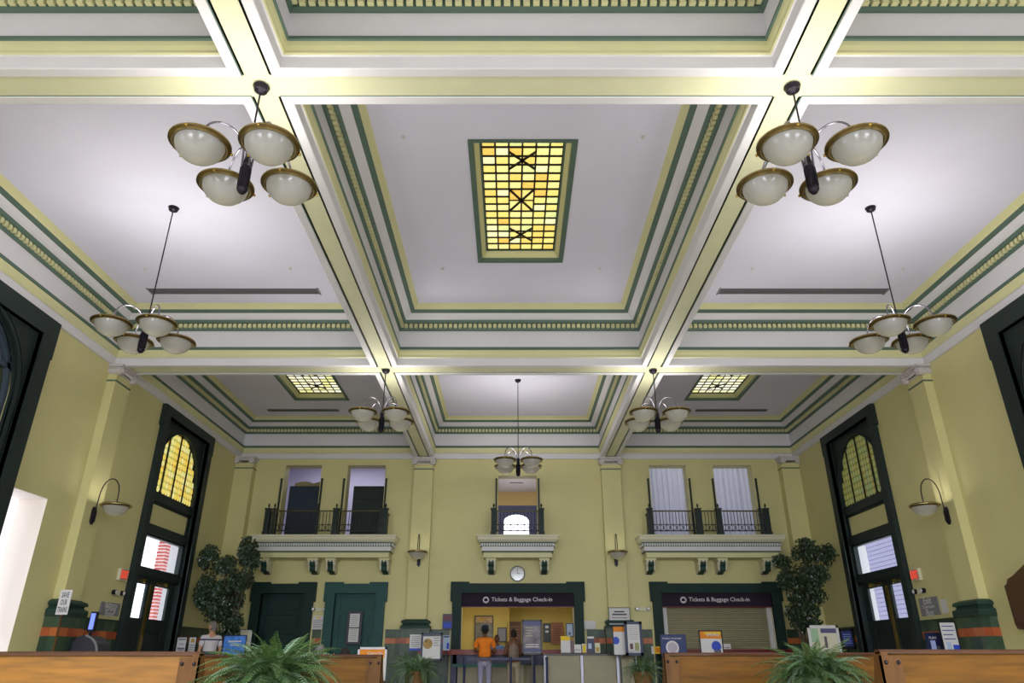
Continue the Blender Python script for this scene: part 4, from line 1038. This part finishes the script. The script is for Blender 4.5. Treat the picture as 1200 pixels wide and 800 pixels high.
person('person in orange shirt and dark hat standing at the ticket counter', (at(568, 770, 21.0)[0], 21.0, 0), PI, SKIN2, CL('orange_shirt', (232, 126, 30)), CL('pale_trousers', (150, 148, 172)), HAIRD, 1.82, arms='counter', hat=CL('dark_hat', (34, 44, 60)), wide=1.12)
person('person in taupe top and beige trousers at the ticket counter', (at(602, 770, 21.0)[0], 21.0, 0), PI + .1, SKIN2, CL('taupe_top', (130, 112, 98)), CL('beige_trousers', (160, 148, 126)), HAIRD, 1.72, arms='counter', sleeves=False, wide=1.0)
person('clerk in light blue shirt behind the open ticket window', (at(582, 770, 23.9)[0], 23.95, 0), 0, SKIN2, CL('blue_shirt', (110, 140, 190)), CL('dark_trousers', (40, 42, 50)), HAIRD, 1.66, arms='counter', wide=1.0)
def seated(px, py, Y, label, hair, skin, shirt):
    X, Z = at(px, py, Y); person(label, (X, Y, Z - 1.765), PI, skin, shirt, CL('dark_trousers', (40, 42, 50)), hair, 1.72, arms='lap', sit=True)
    return X
seated(376, 754, 12.5, 'grey-haired person sitting, head showing above the left fern', HAIRG, SKIN, CL('grey_shirt', (110, 110, 116)))
seated(405, 758, 10.72, 'dark-haired person sitting on the bench, head above its back', HAIRD, SKIN2, CL('brown_shirt', (90, 60, 50)))

# ---------------------------------------------------------------- notices, posters, counter goods
def poster(name, label, cat, pxl, pxr, pyt, pyb, Y, frame, sheet, art=(), letters=(), fw=.03, stand=True, group=None, lean=0):
    """free standing or hung board facing the camera; art: (u0,u1,v0,v1,mat) in 0..1 of the sheet"""
    x0, z1 = at(pxl, pyt, Y); x1, _ = at(pxr, pyt, Y); z0 = at((pxl + pxr) / 2, pyb, Y)[1]
    t = thing(name, label, cat, ((x0 + x1) / 2, Y, 0 if stand else z0), group=group)
    if frame:
        MB().box(x0, x0 + fw, Y - .03, Y, z0, z1, frame).box(x1 - fw, x1, Y - .03, Y, z0, z1, frame).box(x0, x1, Y - .03, Y, z1 - fw, z1, frame).box(x0, x1, Y - .03, Y, z0, z0 + fw, frame).build('frame', t)
    MB().box(x0 + .004, x1 - .004, Y - .018, Y - .002, z0 + .004, z1 - .004, sheet).build('sheet', t)
    fx = fw if frame else .0
    a, b, c, d = x0 + fx, x1 - fx, z0 + fx, z1 - fx
    if art:
        mb = MB()
        for i, g in enumerate(art):
            e = .0006 * i
            if len(g) == 5: mb.box(a + (b - a) * g[0], a + (b - a) * g[1], Y - .021 - e, Y - .018, c + (d - c) * g[2], c + (d - c) * g[3], g[4])
            else: mb.disc((a + (b - a) * g[0], c + (d - c) * g[1]), (b - a) * g[2], Y - .021 - e, Y - .018, g[3], 20)
        mb.build('print', t)
    for s, u, v, w, m in letters:
        text(s, (b - a) * w, t, m, lambda uu, zz, u=u, v=v: (a + (b - a) * u + uu, Y - .026, c + (d - c) * v + zz))
    if stand:
        xc = (x0 + x1) / 2
        MB().box(xc - .02, xc + .02, Y, Y + .03, .02, z0 + .1, BLACK).box(xc - .09, xc + .09, Y - .1, Y + .1, 0, .03, BLACK).build('stand', t)
    return t
def lines(m, n, u0=.12, u1=.88, v0=.15, v1=.85, h=.25):
    out = []
    for i in range(n):
        v = v1 - (v1 - v0) * (i + .5) / n; hh = (v1 - v0) / n * h; out.append((u0, u1 - (.12 if i % 3 == 2 else 0), v - hh / 2, v + hh / 2, m))
    return out
# picket sign by the left pilaster
Y = 14.35; x0, z1 = at(72, 691, Y); x1, _ = at(85.5, 691, Y); z0 = at(79, 720, Y)[1]; xc = (x0 + x1) / 2
t = thing('picket_sign', 'white SAVE OUR TRAINS placard in front of the left wall pilaster', 'sign', (xc, Y, 0))
MB().box(x0, x1, Y - .01, Y + .01, z0, z1, PAPER).build('board', t); MB().box(xc - .015, xc + .015, Y + .01, Y + .03, .03, z0 + .2, WOODL).build('stick', t)
MB().box(xc - .15, xc + .15, Y - .1, Y + .15, 0, .03, BLACK).build('foot', t)
for i, s in enumerate(('SAVE', 'OUR', 'TRAINS')):
    text(s, (x1 - x0) * (.62, .56, .84)[i], t, BLACK, lambda u, z, i=i: (xc + u, Y - .013, z1 - (z1 - z0) * (.2 + .3 * i) + z), height=.1)
# ticket kiosk
Y = 14.95; x0, _ = at(88, 740, Y); x1, _ = at(119, 740, Y); zt = at(103, 744, Y)[1]; KB = mat('kiosk_body', (48, 46, 58), .4)
t = thing('ticket_kiosk', 'dark rounded ticket kiosk with glowing blue screen by the left wall', 'kiosk', ((x0 + x1) / 2, Y, 0))
pts = [(x0, 0), (x1, 0), (x1, zt - .35)] + [(x1 - .35 + .35 * math.cos(a * PI / 16), zt - .35 + .35 * math.sin(a * PI / 16)) for a in range(1, 9)] + [(x0 + .1, zt - .02), (x0, zt - .12)]
MB().prism(pts, Y, Y + .5, KB, 1).build('cabinet', t)
edge = pts[1:10]; MB().tube([(p[0], Y - .01, p[1]) for p in edge], .022, GREY, 6).build('grey_edge', t, True)
sx0, sz1 = at(104.5, 718, Y); sx1, _ = at(109.5, 718, Y); sz0 = at(107, 737, Y)[1]
MB().box(sx0 - .02, sx1 + .03, Y + .1, Y + .16, sz0 - .05, sz1 + .03, BLACK).build('screen_housing', t)
MB().box(sx0, sx1, Y + .09, Y + .1, sz0, sz1, mat('kiosk_screen', (110, 130, 255), .3, emit=1.1)).build('screen', t)
MB().box(sx0 + .02, sx1 - .02, Y + .12, Y + .15, zt - .1, sz0, BLACK).build('screen_arm', t)
# signs on the side walls
def wall_sign(T, name, label, cat, u0, u1, z0, z1, m, rows, tm, mirror):
    t = thing(name, label, cat, T((u0 + u1) / 2, 0, (z0 + z1) / 2))
    MB(T).box(u0, u1, -.03, 0, z0, z1, m).build('panel', t)
    sg = 1 if mirror else -1
    for i, s in enumerate(rows):
        z = z1 - (z1 - z0) * (i + .5) / len(rows)
        text(s, (u1 - u0) * (.3 + .06 * len(s)) * .8, t, tm, lambda u, zz, z=z: T((u0 + u1) / 2 + u * (1 if mirror else -1), -.036, z + zz))
    return t
wall_sign(LW, 'direction_sign', 'grey lettered direction sign on the left wall beside the doors', 'sign', 16.5, 17.3, 1.9, 2.17, GREY, ('Platforms', 'Parking', 'Buses'), PAPER, True)
wall_sign(RW, 'direction_sign', 'grey lettered direction sign on the right wall beside the doors', 'sign', 16.5, 17.25, 1.9, 2.28, GREY, ('Exit', 'Downtown', 'Bus'), PAPER, False)
o = MB(RW).box(16.2, 16.42, -.01, 0, 1.92, 2.2, PAPER).build('notice'); tag(o, 'small pale notice beside the right grey direction sign', 'notice')
EXR = mat('exit_red', (255, 70, 50), .5, emit=.8)
for T, lb, mir in ((LW, 'left', True), (RW, 'right', False)):
    u = 17.12
    t = thing('exit_sign', 'red lit exit sign on the %s wall beside the door frame' % lb, 'sign', T(u, 0, 2.8), group='red exit signs')
    MB(T).box(u - .19, u + .17, -.07, 0, 2.66, 2.92, PALE).build('housing', t)
    MB(T).box(u - .17, u + .15, -.075, -.07, 2.68, 2.90, mat('exit_face', (190, 120, 100), .5, emit=.1)).build('face', t)
    text('EXIT', .3, t, EXR, lambda a, z, T=T: T(u - .01 + a * (1 if mir else -1), -.08, 2.79 + z), height=.16)
LENS = mat('lamp_lens', (236, 236, 240), .1, coat=1)
def elight(T, u, z, label):
    t = thing('emergency_light', label, 'emergency light', T(u, 0, z), group='twin-head emergency lights')
    MB(T).box(u - .14, u + .14, -.06, 0, z - .05, z + .05, PALE).build('body', t)
    for s in (-1, 1):
        MB(T).disc((u + s * .17, z + .01), .055, -.12, -.04, IRON, 14).build('lamp_head', t)
        MB(T).disc((u + s * .17, z + .01), .045, -.125, -.12, LENS, 14).build('lens', t)
elight(LW, 17.0, 2.38, 'twin emergency light on the left side wall')
elight(RW, 17.05, 2.42, 'twin emergency light on the right side wall')
x, z = at(374, 714, YB - .05); elight(BW, x, z, 'twin emergency light between the two green doors')
x, z = at(753, 713.5, YB - .05); elight(BW, x, z, 'twin emergency light left of the closed ticket window')
# pull station on the right door frame
# notices standing at the far left
poster('notice_board', 'white lettered placard standing beside the left doors', 'placard', 208.5, 220.5, 746, 767, 20.3, BLACK, PAPER, [(.1, .9, .85, .92, TEXTG), (.1, .9, .1, .16, TEXTG)] + lines(TEXTG, 2, v0=.2, v1=.4, h=.5), [('OUR', .5, .6, .5, BLACK), ('TRAINS', .5, .34, .8, BLACK)], .015)
poster('notice_board', 'narrow white placard with an ochre square beside the striped-shirt man', 'placard', 222.5, 231.5, 746, 767, 20.5, BLACK, PAPER, [(.25, .75, .7, .92, OFFD)] + lines(TEXTG, 4, v0=.08, v1=.6), fw=.012)
poster('advertising_board', 'blue sky poster on a stand in front of the left ficus', 'poster', 263, 290, 744, 771, 19.8, NAVY, mat('sky_blue_print', (70, 130, 220), .5, var=.3, scale=8), [(.2, .8, .72, .78, PAPER), (.3, .7, .55, .6, PAPER)], fw=.02)
poster('notice_board', 'white framed notice behind the blue sky poster', 'notice', 277, 296, 738, 760, 21.5, PAPER, PALE, lines(TEXTG, 4, u0=.3, v0=.1, v1=.6), fw=.03)
def bwall(nm, lb, cat, l, r, tp, bt, fr, sh, art=(), let=(), fw=.02, dy=.04): return poster(nm, lb, cat, l, r, tp, bt, YB - dy, fr, sh, art, let, fw, False)
bwall('notice', 'white notice sheet on the wall between the two green doors', 'notice', 367, 380.5, 721, 737.5, None, PAPER, [(.35, .65, .78, .9, YELP)] + lines(TEXTG, 6, v0=.1, v1=.72))
x0, z1 = at(408, 716, 22.98); x1, _ = at(425.5, 716, 22.98); z0 = at(416, 755, 22.98)[1]
t = thing('framed_notice', 'black framed pair of white notices on the teal door', 'notice', ((x0 + x1) / 2, 22.98, z0)); PUR = mat('black_purple_frame', (34, 28, 50), .4)
MB().box(x0, x1, 22.95, 23.0, z0, z1, PUR).build('frame', t); zm = (z0 + z1) / 2
for a, b in ((zm + .015, z1 - .07), (z0 + .07, zm - .015)):
    MB().box(x0 + .08, x1 - .08, 22.944, 22.95, a, b, PAPER).build('sheet', t)
mb = MB()
for k in range(6): mb.box(x0 + .12, x1 - .12, 22.942, 22.944, zm + .06 + .055 * k, zm + .07 + .055 * k, TEXTG); mb.box(x0 + .12, x1 - .12, 22.942, 22.944, z0 + .13 + .055 * k, z0 + .14 + .055 * k, TEXTG)
mb.build('print', t)
poster('advertising_board', 'white framed stand with orange Carry On header beside the middle bench', 'poster', 420, 454, 758, 800, 15.0, PAPER, PALE, [(0, 1, .72, 1, ORANGE)], [('Carry On', .62, .86, .6, PAPER)], fw=.04)
poster('notice_board', 'white notice with blue foot left of the navy photo poster', 'notice', 480.5, 494, 743, 762, 20.6, None, PAPER, [(0, 1, 0, .14, BLUEP)] + lines(TEXTG, 6, v0=.2, v1=.92))
FOOD = mat('round_photo_print', (150, 120, 60), .5, var=.7, scale=14)
poster('advertising_board', 'navy framed poster with a round photo behind the small left fern', 'poster', 494, 519, 741, 774, 20.2, NAVY, PAPER, [(.28, .62, .27, FOOD), (0, 1, .93, 1, TEXTG)] + lines(TEXTG, 4, u0=.6, u1=.95, v0=.5, v1=.9), fw=.05)
poster('brochure_stand', 'pale blue brochure beside the navy photo poster', 'brochure', 519.5, 527.5, 744, 762, 20.9, None, mat('pale_blue_print', (170, 190, 220), .5), [(.1, .9, .85, .95, NAVY), (.55, .9, .1, .5, BLUEP)])
bwall('notice', 'blue and maroon notice on the edge of the open ticket window frame', 'notice', 519, 530.5, 719, 737, None, NAVY, [(.08, .92, .58, .92, mat('maroon_print', (110, 60, 80), .5)), (.08, .92, .08, .44, BLUEP)], dy=.2)
ARTM = mat('mural_print', (120, 112, 120), .5, var=.5, scale=5)
poster('advertising_board', 'tall black framed poster in front of the open ticket window', 'poster', 611.5, 635, 726, 767, 20.4, BLACK, ARTM, [(0, 1, .86, 1, mat('slate_blue_print', (80, 84, 130), .5)), (0, 1, .04, .14, mat('slate_blue_print', (80, 84, 130), .5))] + lines(mat('pale_mural', (190, 190, 170), .5), 4, u1=.55, v0=.5, v1=.84) + lines(PAPER, 2, v0=.16, v1=.3, h=.4), fw=.04)
bwall('notice', 'white bordered notice on the pilaster right of the open ticket window', 'notice', 712.5, 738, 711.5, 738, TEXTG, PAPER, [(.25, .75, .8, .86, BLACK), (.15, .85, .66, .74, TEXTG)] + lines(TEXTG, 4, v0=.1, v1=.6), dy=.26)
bwall('notice', 'small white sheet on the wall right of the open ticket window', 'notice', 684, 698, 727, 737, None, PAPER)
poster('advertising_board', 'orange and white poster with a blue oval beside the navy frame', 'poster', 717, 733, 733, 768, 20.3, BLACK, PAPER, [(0, 1, .82, 1, ORANGE), (.18, .5, .3, BLUEP)], fw=.025)
poster('advertising_board', 'navy framed tall white notice above the small right fern', 'poster', 731, 751.5, 728, 768, 20.1, NAVY, PAPER, lines(TEXTG, 7, v0=.45, v1=.95, h=.15) + [(.15, .4, .12, .32, mat('brown_print', (90, 60, 50), .5)), (.55, .9, .08, .35, mat('olive_print', (150, 150, 100), .5)), (0, 1, .04, .055, NAVY)], fw=.07)
poster('advertising_board', 'square navy poster with a round white seal behind the right bench', 'poster', 773, 803, 743, 768, 19.6, NAVY, mat('navy_print', (44, 58, 112), .5), [(.45, .36, .27, PAPER), (.45, .36, .2, mat('seal_print', (180, 170, 190), .5))], [('WORLD TOUR MAP', .45, .83, .8, PAPER)], fw=.02)
poster('advertising_board', 'yellow headed poster of a blue cap before the closed shutter', 'poster', 818, 845.5, 738, 768, 19.6, BLACK, PAPER, [(0, 1, .68, 1, ORANGE), (.2, 1, .86, .97, YELP), (.72, .36, .22, BLUEP), (.5, .95, .26, .32, BLUEP), (.6, .92, 0, .2, TEXTG)], [('SPRING', .6, .85, .6, PAPER)], fw=.03)
poster('advertising_board', 'small yellow and orange card right of the small right fern', 'poster', 763, 773, 757, 766, 20.5, None, YELP, [(.5, 1, .2, .8, ORANGE), (0, .3, 0, 1, PAPER)])
poster('card_holder', 'little white folded card on the red ledge of the closed window', 'card', 847, 856, 754, 761, 22.75, None, PAPER, [(.2, .8, .3, .4, TEXTG)], stand=False)
poster('notice_board', 'white framed notice rising behind the large right fern', 'notice', 945, 981, 732.5, 772, 19.0, PAPER, PALE, [(.4, 1, .82, .98, mat('slate_print', (92, 88, 130), .5)), (0, .3, .5, .98, mat('sage_print', (160, 190, 160), .5)), (.5, .6, .3, .7, TEXTG)], fw=.06)
poster('advertising_board', 'dark blue framed poster left of the right side doors', 'poster', 982, 999, 736.5, 760, 20.8, BLACK, mat('deep_blue_print', (50, 62, 130), .5, var=.2, scale=6), lines(mat('pale_blue_text', (160, 170, 220), .5), 5), fw=.06)
poster('advertising_board', 'navy poster standing right of the right side doors', 'poster', 1082, 1101, 741, 770, 15.6, NAVY, NAVY, [(.25, .6, .15, .7, mat('pale_blue_text', (160, 170, 220), .5)), (.65, .85, .15, .45, TEXTG)], [('PLAN', .45, .82, .5, PAPER)], fw=.02)
poster('advertising_board', 'white four line poster with a blue corner by the right pilaster', 'poster', 1098, 1118, 728, 768, 15.3, BLACK, PAPER, lines(mat('blue_text', (90, 100, 150), .5), 4, v0=.42, v1=.95) + [(.6, 1, .02, .3, BLUEP), (.2, .5, .04, .38, mat('pale_blue_print', (170, 190, 220), .5))], fw=.02)
# office furnishings seen through the open window
def office(nm, lb, cat, l, r, tp, bt, Y, fr, sh, art=(), let=(), fw=.025): return poster(nm, lb, cat, l, r, tp, bt, Y, fr, sh, art, let, fw, False)
office('wall_poster', 'tall collage poster on the yellow office wall', 'poster', 556.5, 578, 721, 757, 26.15, BLACK, mat('collage_grey', (112, 108, 96), .5, var=.4, scale=7), [(0, 1, .78, 1, mat('collage_tan', (170, 140, 100), .5, var=.5, scale=12)), (.2, .5, .84, .92, OFFD)])
office('wall_poster', 'pale grey notice on the yellow office wall beside the clerk', 'notice', 583, 593.5, 735, 752, 26.15, BLACK, GREY)
office('wall_poster', 'brown lettered board on the office back wall behind the woman', 'poster', 594, 611, 728, 757, 26.1, None, mat('brown_board', (110, 70, 44), .5, var=.2), lines(mat('tan_text', (170, 120, 80), .5), 6))
office('wall_poster', 'rust coloured list board on the office back wall', 'poster', 645.5, 660, 729, 755, 26.1, None, mat('rust_board', (150, 96, 60), .5, var=.2), lines(mat('dark_rust', (90, 50, 34), .5), 7))
office('shelf_unit', 'dark shelf with pale cards on the office back wall', 'shelf', 636, 645, 730, 752, 26.1, BLACK, BLACK, [(.3, .8, .75, .9, PAPER), (.3, .8, .5, .62, PAPER)])
office('framed_notice', 'pale blue framed notice at the right edge of the ticket window', 'notice', 663, 672, 730, 746, 23.3, NAVY, mat('pale_blue_print', (170, 190, 220), .5), [(.3, .6, .1, .3, BLACK)])
# beige queue counter with goods on top
Yc = 20.8; xa, zt = at(638, 766, Yc); xb, _ = at(745, 766, Yc)
t = thing('queue_counter', 'beige panelled service counter with a dark top right of the ticket window', 'counter', ((xa + xb) / 2, Yc, 0))
MB().box(xa - .03, xb + .03, Yc - .05, Yc + .45, zt - .035, zt, CNT).build('counter_top', t)
for p0, p1 in ((640, 680), (684, 722), (726, 744)):
    MB().box(at(p0, 780, Yc)[0], at(p1, 780, Yc)[0], Yc, Yc + .4, .05, zt - .035, BEIGE).build('front_panel', t)
for p in (639, 682, 724, 745): x = at(p, 780, Yc)[0]; MB().box(x - .035, x + .035, Yc - .02, Yc + .4, 0, zt - .035, mat('aluminium_post', (170, 168, 184), .35, .3)).build('post', t)
def good(nm, lb, cat, l, r, tp, col, art, z=zt):
    x0, z1 = at(l, tp, Yc + .1); x1, _ = at(r, tp, Yc + .1)
    t = thing(nm, lb, cat, ((x0 + x1) / 2, Yc + .1, z))
    MB().box(x0, x1, Yc + .1, Yc + .16, z, z1, col).build('card', t)
    mb = MB()
    for g in art: mb.box(x0 + (x1 - x0) * g[0], x0 + (x1 - x0) * g[1], Yc + .094, Yc + .1, z + (z1 - z) * g[2], z + (z1 - z) * g[3], g[4])
    if art: mb.build('print', t)
    MB().box(x0, x1, Yc + .05, Yc + .1, z, z + .03, BLACK).build('holder_foot', t)
good('brochure_holder', 'tall white brochure holder with yellow header on the beige counter', 'brochure holder', 657, 668, 745, PAPER, [(0, .95, .75, 1, YELP)])
good('brochure_holder', 'dull mauve box beside the tall white brochure holder', 'box', 668.5, 672.5, 750, mat('mauve', (120, 100, 110), .6), [(.1, .9, .5, .6, TEXTG)])
good('brochure_holder', 'white leaflet card left of the yellow card on the counter', 'card', 673, 681, 755, PAPER, [(.1, .9, .4, .46, TEXTG)])
good('brochure_holder', 'small yellow card in the middle of the beige counter', 'card', 682, 687, 754, mat('pale_frame', (200, 200, 214), .5), [(.15, .85, .1, .9, YELP)])
good('brochure_holder', 'white headed navy leaflet rack on the beige counter', 'brochure holder', 688, 696, 745.5, NAVY, [(0, 1, .88, 1, PAPER), (.1, .6, .3, .6, mat('pale_blue_print', (170, 190, 220), .5))])
good('brochure_holder', 'small cream carton at the right end of the counter goods', 'box', 697, 703, 753, PALE, [(.2, .8, .2, .6, OFFD)])
# stanchions with a belt
xs_ = [at(p, 785, 20.62)[0] for p in (544, 598.5, 626, 641)]
post_me = MB().lathe([(0, 0), (.17, 0), (.17, .015), (.03, .04), (.03, 1.0), (.036, 1.0), (.036, 1.06), (0, 1.065)], (0, 0, 0), mat('navy_post', (40, 44, 80), .3, .5), 16)
post_me = post_me.mesh('post', True)
for i, x in enumerate(xs_):
    t = thing('stanchion', ('queue post at the left end of the belt barrier', 'queue post between the two customers', 'queue post below the tall black framed poster', 'queue post beside the beige counter end')[i], 'stanchion', (x, 20.62, 0), group='belt barrier posts')
    link('post', post_me, t)
    if i < 2: MB().box(x + .03, xs_[i + 1] - .03, 20.615, 20.625, .985, 1.04, NAVY).build('belt', t)
# wooden plaque at the right edge
Y0_, Y1_ = 13.2, 14.0
t = thing('wall_plaque', 'dark carved wooden plaque on the wall at the right edge', 'plaque', RW(13.6, 0, 1.9))
MB(RW).prism([(Y1_, 2.27), (Y1_ - .08, 2.30), (Y1_ - .14, 2.38), (Y1_ - .3, 2.42), (Y0_, 2.62), (Y0_, 1.45), (Y1_ - .06, 1.52), (Y1_ - .02, 1.6)], -.12, 0, WOODD, 1).build('board', t)
MB(RW).box(Y0_ + .05, Y1_ - .12, -.14, -.12, 1.62, 2.2, WOODD).build('raised_panel', t)
